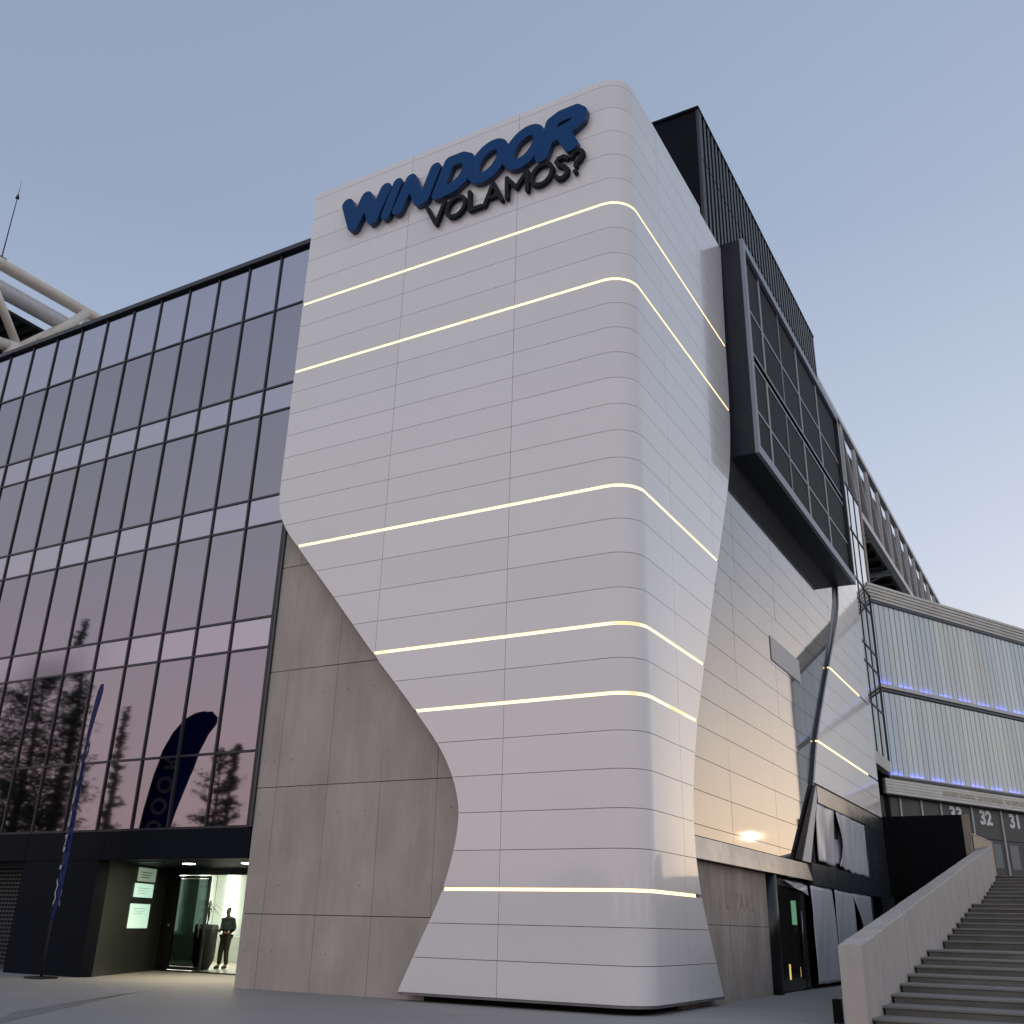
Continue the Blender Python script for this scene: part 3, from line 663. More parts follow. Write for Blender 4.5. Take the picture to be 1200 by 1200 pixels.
MB().box((GX-2.5, 28.4, 0), (GX-2.4, 45.6, 3)).box((GX-2.4, 28.36, 0), (GX-.36, 28.4, 3)).build('inner_wall', 'dark_void', wing)
box('corridor_light', (-9.34, 36.0, 1.75), (-9.08, 36.05, 2.5), 'green_lamp', wing)
box('corridor_light', (-8.76, 33.0, .2), (-8.72, 33.05, .62), 'amber_lamp', wing)
box('corridor_light', (-8.42, 33.0, .28), (-8.39, 33.05, .56), 'amber_lamp', wing)
box('shopfront_backing', (GX-.30, 32.1, 0), (GX-.22, 45.6, 2.9), 'black', wing)
for y in (32.3, 35.6, 38.8): box('shopfront_post', (GX-.22, y-.04, 0), (GX-.10, y+.04, 2.86), 'door_frame', wing)

# loose white sheets hung over the openings
def sheet(label, yt0, yt1, zt0, zt1, yb0, yb1, zb0, zb1, fold, x0=SX-.06, seed=0):
    rnd = random.Random(seed); nu, nv2 = 20, 26; verts, faces = [], []
    for i in range(nu+1):
        u = i/nu
        for j in range(nv2+1):
            w = j/nv2
            yt = yt0+(yt1-yt0)*u; yb = yb0+(yb1-yb0)*u; zt = zt0+(zt1-zt0)*u; zb = zb0+(zb1-zb0)*u
            y = yt+(yb-yt)*w; z = zt+(zb-zt)*w
            d = fold(u, w); verts.append((x0+d[0], y+d[1], z+d[2]))
    for i in range(nu):
        for j in range(nv2):
            p = i*(nv2+1)+j; faces.append((p, p+nv2+1, p+nv2+2, p+1))
    o = mesh('cover_sheet', verts, faces, 'sheet', None, True)
    sm = o.modifiers.new('thickness', 'SOLIDIFY'); sm.thickness = .006
    return tag(o, label, 'sheet', 'white sheets covering the side wing openings')
def soft(a=.01, p=0.): return lambda u, w: (a*math.sin(5*u+3*w+p)+.006*math.sin(17*u+9*w+p), .012*math.sin(9*w+p), .01*math.sin(11*u+p))
def f1(u, w):      # left corner torn free and folded back
    k = max(0, .6-u)/.6
    return (.10*math.sin(3.1*k)*w+.012*math.sin(9*u+4*w), 1.55*k*max(0, w-.25)**1.2+.05*math.sin(5*w)*k, .10*k*max(0, w-.6))
def f2(u, w):      # loose left edge bulging outwards
    k = max(0, .4-u)/.4
    return (.10*k*math.sin(math.pi*w)+.008*math.sin(12*u), .42*k*math.sin(math.pi*min(1, w*1.05))*w*1.3, .03*math.sin(14*u)*w)
sheet('torn white sheet with its corner folded back beside the slanted trim of the upper opening', 34.3, 36.75, 5.44, 5.44, 32.9, 36.3, 3.58, 3.60, f1, seed=1)
sheet('white sheet with a bulging loose left edge in the middle of the upper opening', 36.95, 39.3, 5.44, 5.44, 36.9, 39.4, 3.62, 3.50, f2, x0=SX-.045, seed=2)
sheet('grey underside of a folded sheet showing between two white sheets of the upper opening', 36.1, 37.9, 5.40, 5.40, 35.6, 37.9, 3.7, 3.7, soft(.02, 1), x0=GX-.0, seed=9)
sheet('flat white sheet at the right end of the upper opening beside the dark frame', 39.36, 41.9, 5.42, 5.42, 39.45, 41.92, 3.53, 3.52, soft(.008, 2), seed=3)
sheet('wide white sheet beside the glass door in the lower opening', 32.5, 35.5, 2.83, 2.83, 32.55, 35.7, .12, .12, soft(.02, 0), seed=4)
sheet('middle white sheet of the lower opening partly behind the stair parapet', 35.58, 38.55, 2.83, 2.83, 35.8, 38.6, .12, .16, soft(.02, 1.5), x0=SX-.05, seed=5)
def f3(u, w):
    k = max(0, .3-u)/.3; return (.15*k*math.sin(math.pi*w), .5*k*max(0, math.sin(math.pi*(w-.1)*1.1)), 0)
sheet('white sheet with a split left edge at the right end of the lower opening', 38.62, 41.9, 2.83, 2.83, 38.9, 41.7, .2, .2, f3, seed=6)
sheet('narrow white strip of sheet hanging over the top of the glass door', 29.7, 32.35, 2.86, 2.84, 30.3, 32.4, 2.78, 2.56, soft(.01, .5), x0=SX-.12, seed=7)

# ------------------------------------------------------------------ projecting screen box
sb = thing('screen_box', 'projecting charcoal box with gridded dark screen and pale frame on side wall', 'display box', (-7.4, 34.5, 15))
y0, y1, z0, z1, xf, xb = 27.43, 41.5, 15.0, 22.93, -7.0, -8.3
MB().box((xb, y0, z0), (xf-.12, y0+.15, z1)).build('end_panel', 'box_charcoal', sb)
MB().box((xb, y1-.15, z0), (xf-.12, y1, z1)).build('end_panel', 'box_charcoal', sb)
MB().box((xb, y0+.15, z0), (xf-.12, y1-.15, z0+.15)).build('underside_panel', 'box_charcoal', sb)
MB().box((xb, y0+.15, z1-.15), (xf-.12, y1-.15, z1)).build('top_panel', 'box_charcoal', sb)
fw = .30
MB().box((xf-.118, y0-.01, z0-.01), (xf, y1+.01, z0+fw)).build('frame_rail', 'screen_frame', sb)
MB().box((xf-.118, y0-.01, z1-fw), (xf, y1+.01, z1+.01)).build('frame_rail', 'screen_frame', sb)
MB().box((xf-.118, y0-.01, z0+fw+.001), (xf, y0+.22, z1-fw-.001)).build('frame_stile', 'screen_frame', sb)
MB().box((xf-.118, y1-.16, z0+fw+.001), (xf, y1+.01, z1-fw-.001)).build('frame_stile', 'frame_dark', sb)
MB().box((xf-.25, y0+.15, z0+.15), (xf-.20, y1-.15, z1-.15)).build('screen_backing', 'dark_void', sb)
cy_ = [27.66, 29.5, 31.95, 34.5, 37.75, 41.2]; czz = [15.32, 16.75, 18.55, 18.85, 20.5, 22.62]
for i in range(5):
    for j in (0, 1, 3, 4):
        box('screen_panel', (xf-.17, cy_[i]+.02, czz[j]+.02), (xf-.135, cy_[i+1]-.02, czz[j+1]-.02), 'screen', sb)
for j, z in enumerate((16.75, 18.53, 18.87, 20.5)): box('horizontal_bar', (xf-.135, cy_[0], z-.045), (xf-.11, cy_[-1], z+.045), 'screen_bar', sb)
for i, y in enumerate(cy_[1:-1]):
    w = .085 if i != 1 else .03
    box('vertical_bar', (xf-.131, y-w, 15.31), (xf-.10, y+w, 18.5), 'screen_bar', sb)
    box('vertical_bar', (xf-.131, y-w, 18.9), (xf-.10, y+w, 22.6), 'screen_bar', sb)
# ------------------------------------------------------------------ ribbed rooftop enclosure
rb = thing('rooftop_enclosure', 'tall black ribbed plant enclosure on the roof behind the white tower', 'roof structure', (-10, 34, 22.6))
ya, yb_, za, zb_, xr = 25.95, 42.2, 22.62, 27.75, -7.82
MB().box((-17.5, ya, za), (xr-.07, yb_, zb_-.1)).build('enclosure_body', 'charcoal', rb)
MB().box((-17.6, ya-.06, zb_-.1), (xr+.05, yb_+.06, zb_)).build('coping', 'charcoal', rb)
k = 0; y = ya+.1
while y < yb_-.1:
    box('rib', (xr-.065, y, za), (xr+.03, y+.2, 25.55), 'rib', rb); box('rib', (xr-.065, y, 25.6), (xr+.03, y+.2, zb_-.105), 'rib', rb); y += .42
box('corner_post', (xr-.065, ya-.02, za), (xr+.035, ya+.06, zb_-.105), 'rib', rb)
# small white antennas past the end of the screen box
for (y, z, lab) in [(44.4, 25.15, 'small white rooftop antenna panel nearest the ribbed enclosure'), (46.8, 25.1, 'small white rooftop antenna panel next to the stadium truss')]:
    e = thing('antenna', lab, 'antenna', (-8.1, y, 22.6), 'white rooftop antennas')
    box('antenna_panel', (-8.2, y-.18, z), (-8.02, y+.18, z+1.15), 'white_equipment', e, bevel=.03)
    MB().tube([(-8.25, y, 22.55), (-8.25, y, z+1.2)], .035).build('pole', 'white_equipment', e, True)
    box('bracket', (-8.26, y-.05, z+.4), (-8.18, y+.05, z+.5), 'steel', e)

# ------------------------------------------------------------------ stadium facade
st = thing('stadium', 'stadium facade of pale glass planks with blue lights above numbered gates', 'stadium', (-4, 58, 0))
PA = Vector((-8.05, 50.1, 0)); U = Vector((.4566, .8897, 0)); Nn = Vector((.8897, -.4566, 0)); LW = 18.0; ang = math.atan2(U.y, U.x)
_rb = {}
def rbox(name, s0, s1, d0, d1, z0, z1, m, parent=st):
    """box along the stadium wall: s along, d outwards; equal boxes share a mesh"""
    k = (round(s1-s0, 3), round(d1-d0, 3), round(z1-z0, 3), m)
    if k not in _rb:
        me = bpy.data.meshes.new(name); a, b2, c = (s1-s0)/2, (d1-d0)/2, (z1-z0)/2
        me.from_pydata([(-a, -b2, -c), (a, -b2, -c), (a, b2, -c), (-a, b2, -c), (-a, -b2, c), (a, -b2, c), (a, b2, c), (-a, b2, c)], [], CUBE)
        me.materials.append(M[m]); _rb[k] = me
    o = bpy.data.objects.new(name, _rb[k]); link(o, parent)
    c = PA+U*((s0+s1)/2)+Nn*((d0+d1)/2)+Vector((0, 0, (z0+z1)/2))
    o.location = c-wloc(parent); o.rotation_euler = (0, 0, ang); 
    return o
W_ = .405; n_ = int(LW/W_)
rbox('wall_core', 0, LW-.02, -.7, -.12, 7.55, 17.3, 'dark_void')
rbox('end_panel', LW-.015, LW+.06, -.9, .12, 7.3, 17.6, 'plank')
for k in range(n_):
    for (a, b2) in ((8.45, 12.35), (12.78, 16.82)):
        o = rbox('glass_plank', k*W_+.03, (k+1)*W_-.03, -.02, .05, a, b2, 'plank'); o.rotation_euler.z += random.gauss(0, .02)
rbox('mid_beam', -.02, LW, -.12, .10, 12.40, 12.52, 'frame_dark'); rbox('mid_beam', -.02, LW, -.12, .16, 12.56, 12.70, 'steel')
rbox('base_beam', -.02, LW, -.12, .14, 8.26, 8.38, 'frame_dark')
rbox('top_gutter', -.02, LW, -.12, .12, 16.84, 16.98, 'frame_dark')
for j in range(5): rbox('cornice_slat', -.25, LW, -.3+.03*j, .14+.05*j, 17.0+.15*j, 17.13+.15*j, 'cornice')
rbox('cornice_backing', -.2, LW, -.3, .08, 17.0, 17.72, 'deck')
rbox('light_lip', 0, LW, .115, .13, 8.381, 8.45, 'steel'); rbox('light_lip', 0, LW, .115, .13, 12.701, 12.76, 'steel')
k = 0
while k+3 <= n_:
    for zz in (8.39, 12.705): rbox('blue_light', k*W_+.05, (k+3)*W_-.1, .09, .105, zz, zz+.03, 'blue_led')
    k += 4
for j in range(5): rbox('slat_course', -.3, LW, -.08, .10+.004*(j % 2), 7.56+.138*j, 7.56+.138*j+.125, 'cornice')
rbox('slat_backing', -.3, LW, -.12, .06, 7.5, 8.25, 'deck')
# gates
gw = 2.62
gs = [-.4, 1.0, 2.6, 4.1, 6.6, 9.1, 11.9, 14.7, 17.5]
for i in range(len(gs)-1):
    a, b2 = gs[i]+.04, gs[i+1]-.04
    rbox('gate_panel', a, b2, -.30, -.22, 6.05, 7.5, 'gate'); rbox('gate_panel', a, b2, -.30, -.23, 4.0, 6.02, 'gate')
    rbox('gate_post', b2, b2+.08, -.3, -.16, 4.0, 7.5, 'steel')
    if i >= 4:
        w = (b2-a)
        for q in (.12, .58): rbox('gate_window', a+w*q, a+w*(q+.28), -.229, -.215, 4.7, 5.85, 'gate_light')
rbox('gate_backing', -.6, LW, -.5, -.31, 3.9, 7.54, 'dark_void')
def on_st(s, z, d=-.21): return PA+U*s+Nn*d+Vector((0, 0, z))
for (txt, s) in (('33', 5.3), ('32', 7.75), ('31', 10.3), ('30', 13.1)):
    text_mesh(txt, .92, 'white_paint', on_st(s, 7.02), U, Nn, st, 'gate_number', bold=.035, xscale=1.15)
for (txt, s) in (('ALBERTO BARTON', 5.3), ('JULIO CREPAJA', 7.95), ('VICENTE SANCHO', 10.5)):
    text_mesh(txt, .30, 'gold_text', on_st(s, 7.92, .125), U, Nn, st, 'gate_name', bold=.008)
# glazed link between wing and stadium with reflected planks
for k in range(3):
    a = 45.86+k*1.42
    for (p, q) in ((9.02, 11.2), (11.2, 13.1), (13.1, 14.0), (14.0, 16.1), (16.1, 17.1), (17.1, 19.6), (19.6, 22.0)):
        box('link_pane', (GX-.03, a+.03, p+.03), (GX-.01, a+1.39, q-.03), 'link', st)
    box('link_mullion', (GX-.04, a-.022, 9.0), (GX+.02, a+.022, 22.05), 'mullion', st)
box('link_mullion', (GX-.04, 50.07, 9.0), (GX+.04, 50.13, 17.3), 'mullion', st)
for z in (11.2, 13.1, 14.0, 16.1, 17.1, 19.6, 22.0): box('link_transom', (GX-.035, 45.84, z-.03), (GX+.03, 50.1, z+.03), 'mullion', st)
box('link_sill', (GX-.3, 45.82, 8.45), (GX+.03, 50.1, 9.0), 'cornice', st)
box('link_backing', (GX-.6, 45.82, 9.0), (GX-.1, 50.0, 22.0), 'dark_void', st)
box('tan_column', (GX-.35, 50.15, 17.0), (GX+.02, 50.75, 22.3), 'tan', st)
MB().box((-12, 50.1, 3.9), (-8.1, 60, 17)).build('rear_block', 'dark_void', st)
# terrace in front of the gates
tr = MB(); tr.v = [(-12, 50.0, 0), (30, 50.0, 0), (30, 90, 0), (-12, 90, 0), (-12, 50.0, 3.98), (30, 50.0, 3.98), (30, 90, 3.98), (-12, 90, 3.98)]; tr.f = list(CUBE)
o = tr.build('terrace', 'step'); o['kind'] = 'structure'

# right roof truss
tt = thing('roof_truss', 'long grey steel stadium roof truss receding at the right behind screen box', 'truss', (-9, 75, 24))
zt = lambda y: 28.75+(y-51)*.014; zb2 = lambda y: 24.05+(y-53)*.022
def beam(mb, p, q, w, h):
    p, q = Vector(p), Vector(q); d = (q-p).normalized(); a = Vector((1, 0, 0)); a = (a-d*a.dot(d)).normalized(); b2 = d.cross(a)
    mb.hexa([p-a*w-b2*h, p+a*w-b2*h, p+a*w+b2*h, p-a*w+b2*h, q-a*w-b2*h, q+a*w-b2*h, q+a*w+b2*h, q-a*w+b2*h]); return mb
beam(MB(), (-9, 42.5, zt(42.5)), (-9, 112, zt(112)), .16, .16).build('top_chord', 'steel', tt)
beam(MB(), (-9, 42.5, zb2(42.5)), (-9, 112, zb2(112)), .20, .2).build('bottom_chord', 'steel', tt)
y = 46.2; i = 0
while y < 111:
    beam(MB(), (-9, y, zb2(y)), (-9, y, zt(y)), .10, .085).build('post', 'steel', tt)
    if y+3.72 < 111: beam(MB(), (-9, y+3.72, zb2(y+3.72)), (-9, y+.1, zt(y)), .075, .07).build('diagonal', 'steel', tt)
    if i % 2 == 0:
        MB().tube([(-9.1, y, zb2(y)-.1), (-34, y+1, zb2(y)+.6)], .2, 8).build('cross_beam', 'steel', tt, True)
        MB().tube([(-9.1, y, zb2(y)+.1), (-15, y+3.6, zb2(y)-1.0), (-22, y+7.2, zb2(y)+.8)], .09, 6).build('brace', 'steel', tt, True)
        MB().tube([(-12.1, y+1.9, zb2(y)-.5), (-13.2, y+4.6, zb2(y)+1.0)], .06, 6).build('brace', 'steel', tt, True)
    y += 3.72; i += 1
beam(MB(), (-9.42, 42.5, zt(42.5)-2.35), (-9.42, 112, zt(112)-2.35), .08, 2.1).build('rear_girder', 'deck', tt)
rd = thing('roof_deck', 'dark underside of the stadium roof behind the right hand truss', 'roof', (-30, 80, 26))
MB().box((-60, 42.5, 25.6), (-9.7, 112, 25.9)).build('deck_plate', 'deck', rd)
for k in range(34): box('deck_joist', (-40, 46+k*2.0, 25.3), (-10, 46.15+k*2.0, 25.6), 'deck', rd)
e = thing('floodlight', 'small white lamp fixed at the near end of the right roof truss', 'lamp', (-8.7, 48.8, 22.9))
MB().tube([(-8.75, 48.7, 23.3), (-8.6, 49.3, 22.6)], [.16, .22], 10).build('lamp_head', 'white_equipment', e, True)
box('bracket', (-8.9, 48.85, 23.0), (-8.7, 48.95, 23.9), 'steel', e)

# left roof truss (big tubes)
lt = thing('tube_truss', 'cream and grey tubular stadium roof truss rising above the glass block at left', 'truss', (-50, 30, 31))
def tb(p, q, r, m, name): return MB().tube([p, q], r, 16).build(name, m, lt, True)
tb((-50, 17.5, 36.0), (-50, 70, 37.6), .37, 'steel_cream', 'upper_tube')
tb((-50, 27.05, 36.25), (-50, 27.15, 36.253), .42, 'steel_cream', 'flange')
tb((-50.6, 17.5, 34.9), (-50.6, 70, 36.3), .50, 'steel_grey', 'second_tube')
tb((-49.9, 17.5, 29.2), (-49.9, 29.3, 31.75), .34, 'steel_cream', 'lower_tube')
tb((-49.9, 26.0, 36.0), (-49.9, 29.3, 31.75), .24, 'steel_cream', 'diagonal_tube')
tb((-50.3, 29.3, 31.75), (-50.3, 32.0, 34.9), .27, 'steel_cream', 'diagonal_tube')
tb((-49.5, 30.3, 32.6), (-49.5, 32.75, 36.1), .27, 'steel_cream', 'diagonal_tube')
tb((-50.1, 33.1, 35.2), (-50.1, 33.4, 36.4), .2, 'steel_cream', 'diagonal_tube')
tb((-49.9, 29.3, 31.75), (-49.9, 45, 32.3), .34, 'steel_cream', 'lower_tube')
tb((-49.9, 29.0, 31.8), (-49.9, 29.4, 20), .5, 'steel_cream', 'support_leg')
lr = thing('corrugated_roof', 'dark corrugated roof underside between the big tubes at upper left', 'roof', (-70, 40, 33))
MB().box((-95, 14, 34.4), (-51.2, 80, 34.6)).build('roof_plate', 'deck', lr)
for k in range(60): box('corrugation', (-90, 15+k*.8, 34.22), (-51.3, 15.3+k*.8, 34.4), 'charcoal', lr)
ms = thing('lightning_rod', 'thin dark lightning mast standing on the cream roof tube at left', 'mast', (-50, 27.1, 36.6))
MB().tube([(-50, 27.1, 36.6), (-50, 27.1, 41.4)], [.045, .025], 6).build('mast_pole', 'pole', ms)
MB().tube([(-50, 27.1, 41.0), (-50, 27.1, 41.25)], [.12, .05], 8).build('mast_tip', 'pole', ms)
MB().tube([(-50, 27.1, 41.25), (-50, 27.1, 42.3)], [.02, .008], 6).build('mast_spike', 'pole', ms)
MB().box((-50.2, 26.9, 36.58), (-49.8, 27.3, 36.68)).build('mast_foot', 'pole', ms)

# ------------------------------------------------------------------ stairs
stc = thing('outdoor_staircase', 'wide concrete stairs with three flights climbing to the numbered gates', 'stairs', (1, 21, 0))
stp = [(20.35+1.03*k, .14+.152*k) for k in range(8)]+[(30.45+1.15*k, 1.41+.161*k) for k in range(8)]+[(41.77+1.16*k, 2.77+.1725*k) for k in range(8)]
for k, (y, z) in enumerate(stp):
    yn = stp[k+1][0] if k < 23 else 50.0
    x0 = -3.955
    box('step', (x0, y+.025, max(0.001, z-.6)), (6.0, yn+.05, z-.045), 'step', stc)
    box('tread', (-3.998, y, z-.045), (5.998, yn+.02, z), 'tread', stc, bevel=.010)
def par_z(y): return lin(y, [20, 22.3, 30.6, 40, 48.8], [1.33, 1.62, 2.70, 3.93, 5.08])
def parapet(x0, x1, label):
    rnd = random.Random(int(x0*10)); t = thing('stair_parapet', label, 'parapet', ((x0+x1)/2, 20.3, 0), 'parapets beside the stairs')
    yy = [20.0, 22.3]+[22.3+k*2.65 for k in range(1, 11)]
    for a, b2 in zip(yy[:-1], yy[1:]):
        bm = bmesh.new(); n2 = 7
        prof = []
        for q in range(n2+1):
            y = a+.003+(b2-a-.006)*q/n2; z = par_z(y)
            jx = [rnd.uniform(-.006, .006) for _ in range(4)]
            prof.append([bm.verts.new((x0+jx[0], y, 0)), bm.verts.new((x1+jx[1], y, 0)), bm.verts.new((x1+jx[1], y, z-.02+jx[2])), bm.verts.new((x1-.02, y, z+jx[2])), bm.verts.new((x0+.02, y, z+jx[3])), bm.verts.new((x0+jx[0], y, z-.02+jx[3]))])
        for q in range(n2):
            for j in range(6): bm.faces.new((prof[q][j], prof[q][(j+1) % 6], prof[q+1][(j+1) % 6], prof[q+1][j]))
        bm.faces.new(prof[0][::-1]); bm.faces.new(prof[-1]); bmesh.ops.recalc_face_normals(bm, faces=bm.faces)
        vs2 = [tuple(v.co) for v in bm.verts]; bm.verts.index_update(); fs = [tuple(v.index for v in f.verts) for f in bm.faces]; bm.free()
        mesh('parapet_section', vs2, fs, 'parapet', t)
    return t
parapet(-4.40, -4.0, 'pale concrete parapet wall rising along the left edge of the stairs')
parapet(6.0, 6.4, 'pale concrete parapet wall along the far right edge of the stairs')
bl = box('ground_box', (-4.72, 20.55, 0), (-4.58, 20.75, .40), 'black', None, bevel=.01); tag(bl, 'small black box on the ground against the foot of the stair parapet', 'box')
# black wall between wing and stairs
bw = thing('black_wall', 'large flat black wall between the side wing and the stair parapet', 'wall', (-6.2, 46, 0))
box('wall_face', (SX-.02, 45.9, 2.95), (-4.68, 46.1, 6.12), 'black', bw)
box('wall_return', (-4.78, 46.1, 2.0), (-4.68, 50.0, 6.1), 'black', bw)
box('wall_edge', (-4.68, 45.88, 2.0), (-4.42, 46.1, 6.13), 'tan', bw)
box('wall_foot', (SX-.02, 46.6, 0), (-4.5, 46.8, 3.0), 'dark_void', bw)
gr = thing('guard_rail', 'dark guard panel with thin pale top rail beside the black wall', 'railing', (-4.3, 48, 3))
MB().hexa([(-4.42, 46.15, 3.2), (-4.38, 46.15, 3.2), (-4.0, 49.9, 3.6), (-4.04, 49.9, 3.6), (-4.42, 46.15, 5.35), (-4.38, 46.15, 5.35), (-4.0, 49.9, 5.3), (-4.04, 49.9, 5.3)]).build('guard_panel', 'gate', gr)
MB().tube([(-4.40, 46.15, 5.38), (-4.02, 49.9, 5.33)], .03, 8).build('top_rail', 'steel', gr, True)

# ------------------------------------------------------------------ feather flags
def feather(x, y, h, dirx, label, fab, word, wmax=1.15):
    """tall feather banner: curved pole and fabric spreading along direction dirx"""
    d = Vector(dirx).normalized(); t = thing('feather_flag', label, 'flag', (x, y, 0))
    base = Vector((x, y, 0)); pp = []
    hz = [0, 1.5, 3, 4.5, 5.5, 6.2, 6.75, 7.15, 7.36, 7.42, 7.36, 7.2]; off = [0, .02, .08, .20, .34, .50, .72, 1.0, 1.3, 1.55, 1.85, 2.05]
    k = h/7.42
    for a, b2 in zip(hz, off): pp.append(base+d*b2*k+Vector((0, 0, a*k)))
    MB().tube(pp, [.035, .03, .026, .022, .02, .018, .015, .013, .012, .010, .009, .008], 8).build('flag_pole', 'pole', t, True)
    # fabric
    n3 = 60; verts, faces = [], []; nrm = Vector((-d.y, d.x, 0))
    for q in range(n3+1):
        zz = 1.5+(7.42-1.5)*q/n3; f = q/n3
        oo = lin(zz, hz[:10], off[:10]); wd = wmax*(.62+.5*min(1, f*1.4)); wd = min(wd, .03+2.05*min(1, max(0, 7.44-zz)**.55*1.0)-0.0) if zz > 6.6 else wd; wd = min(wd, 2.0-oo)
        if f < .04: wd *= .55+f*11
        for w in range(7):
            u = w/6; verts.append(tuple(base+d*(oo+wd*u)*k+Vector((0, 0, (zz-.12*u*(1-f))*k))+nrm*(.05*math.sin(u*4+zz*1.3)*u)))
    for q in range(n3):
        for w in range(6): p = q*7+w; faces.append((p, p+1, p+8, p+7))
    fb = mesh('flag_fabric', verts, faces, fab, t, True); sm = fb.modifiers.new('thickness', 'SOLIDIFY'); sm.thickness = .008
    for sgn in (1, -1):
        for i, ch in enumerate(word):
            zz = 2.1+i*.62
            text_mesh(ch, .62*k, 'flag_white', base+d*(lin(zz, hz[:10], off[:10])+wmax*.40)*k+Vector((0, 0, zz*k))+nrm*sgn*.055, (0, 0, 1), nrm*sgn, fb, 'printed_letter', ext=.003, bold=.02)
    MB().box((x-.28, y-.28, 0), (x+.28, y+.28, .05)).build('flag_base', 'pole', t)
    return t
feather(-23.73, 18.4, 7.15, (.845, -.535, 0), 'bright blue feather flag with white letters seen edge on in front of the glass block', 'flag_blue', 'WINDOOR', .95)

# ------------------------------------------------------------------ planter and plant in the lobby
pt = thing('potted_plant', 'spiky palm like plant in a tall black pot behind the entrance glass', 'plant', (-24.72, 24.85, .03))
px, py = -24.72, 24.85
MB().tube([(px, py, .03), (px, py, .32), (px, py, 1.28), (px, py, 1.32)], [.20, .34, .36, .33], 14).build('pot', 'pot', pt, True)
MB().tube([(px, py, 1.25), (px+.03, py, 1.55), (px-.01, py, 1.8)], [.05, .04, .03], 8).build('stem', 'bark', pt, True)
rnd = random.Random(3)
for k in range(34):
    a = rnd.uniform(0, 2*math.pi); L = rnd.uniform(.35, .62); el = rnd.uniform(-.3, 1.35); z0_ = 1.6+rnd.random()*.3; pts = []
    for q in range(6):
        f = q/5; r0 = L*f*math.cos(el); zz = z0_+L*f*math.sin(el)-.28*f*f*L*2.2; pts.append((px+r0*math.cos(a), py+r0*math.sin(a)*.8, zz))
    mb = MB(); n0 = 0
    for q, p in enumerate(pts):
        w = .020*(1-abs(q/5-.35)) if q < 5 else .003; nx_, ny_ = -math.sin(a)*w, math.cos(a)*w
        mb.v += [(p[0]-nx_, p[1]-ny_, p[2]), (p[0]+nx_, p[1]+ny_, p[2]+.004)]
    for q in range(5): mb.f.append((2*q, 2*q+1, 2*q+3, 2*q+2))
    mb.build('leaf', 'leaf_dark', pt)

# ------------------------------------------------------------------ person
def skinned(name, pts, edges, m, parent, root=0, sub=2):
    V = [Vector(p[:3]) for p in pts]; me = bpy.data.meshes.new(name)
    me.from_pydata([tuple(v) for v in V], edges, []); o = bpy.data.objects.new(name, me); COL.objects.link(o)
    sk = o.modifiers.new('skin', 'SKIN'); sk.use_smooth_shade = True
    for i, p in enumerate(pts):
        r = p[3]; d = me.skin_vertices[0].data[i]; d.radius = (r, r) if not isinstance(r, tuple) else r; d.use_root = (i == root)
    su = o.modifiers.new('sub', 'SUBSURF'); su.levels = su.render_levels = sub
    dg = bpy.context.evaluated_depsgraph_get(); me2 = bpy.data.meshes.new_from_object(o.evaluated_get(dg))
    bpy.data.objects.remove(o); me2.materials.clear(); me2.materials.append(M[m]); me2.name = name
    for p in me2.polygons: p.use_smooth = True
    o2 = bpy.data.objects.new(name, me2); link(o2, parent); return o2
pe = thing('person', 'person in dark jacket and olive trousers standing inside the lit entrance lobby', 'person', (-24.72, 25.75, .035))
body = [(0, 0, .98, .13), (0, .01, 1.14, .13), (0, .015, 1.33, .155), (0, .01, 1.47, .10), (0, -.01, 1.55, .055), (0, -.03, 1.63, .075), (0, -.025, 1.71, .088), (0, -.015, 1.77, .06),
        (.10, .0, .92, .10), (.11, -.04, .50, .066), (.10, .03, .12, .045), (.12, -.14, .045, .04),
        (-.09, .0, .92, .10), (-.07, -.10, .50, .066), (-.06, -.12, .12, .045), (-.07, -.28, .045, .04),
        (.19, .02, 1.43, .07), (.27, .06, 1.17, .052), (.20, -.14, 1.05, .036), (.15, -.21, 1.05, .034),
        (-.19, .02, 1.43, .07), (-.27, .06, 1.17, .052), (-.19, -.15, 1.08, .036), (-.14, -.22, 1.10, .034)]
be = [(0, 1), (1, 2), (2, 3), (3, 4), (4, 5), (5, 6), (6, 7), (0, 8), (8, 9), (9, 10), (10, 11), (0, 12), (12, 13), (13, 14), (14, 15), (3, 16), (16, 17), (17, 18), (18, 19), (3, 20), (20, 21), (21, 22), (22, 23)]
for sgn, root_i in ((1, 19), (-1, 23)):
    bx0, by0, bz0, _ = body[root_i]
    for f in range(4):
        i0 = len(body); body.append((bx0-sgn*.03, by0-.035, bz0+.028-.019*f, .009)); body.append((bx0-sgn*(.062+.004*(f % 2)), by0-.045+.004*f, bz0+.018-.019*f, .008))
        be += [(root_i, i0), (i0, i0+1)]
    i0 = len(body); body.append((bx0-sgn*.005, by0-.02, bz0+.045, .010)); body.append((bx0-sgn*.03, by0-.045, bz0+.055, .008)); be += [(root_i, i0), (i0, i0+1)]
skinned('body', body, be, 'skin', pe)
g_ = 1.18
jk = [(0, 0, .93, .165), (0, .01, 1.14, .165), (0, .015, 1.33, .185), (0, .01, 1.46, .13), (0, -.01, 1.53, .075), (.19, .02, 1.43, .088), (.275, .06, 1.17, .07), (.21, -.12, 1.055, .052), (-.19, .02, 1.43, .088), (-.275, .06, 1.17, .07), (-.20, -.13, 1.085, .052)]
skinned('jacket', jk, [(0, 1), (1, 2), (2, 3), (3, 4), (3, 5), (5, 6), (6, 7), (3, 8), (8, 9), (9, 10)], 'jacket', pe)
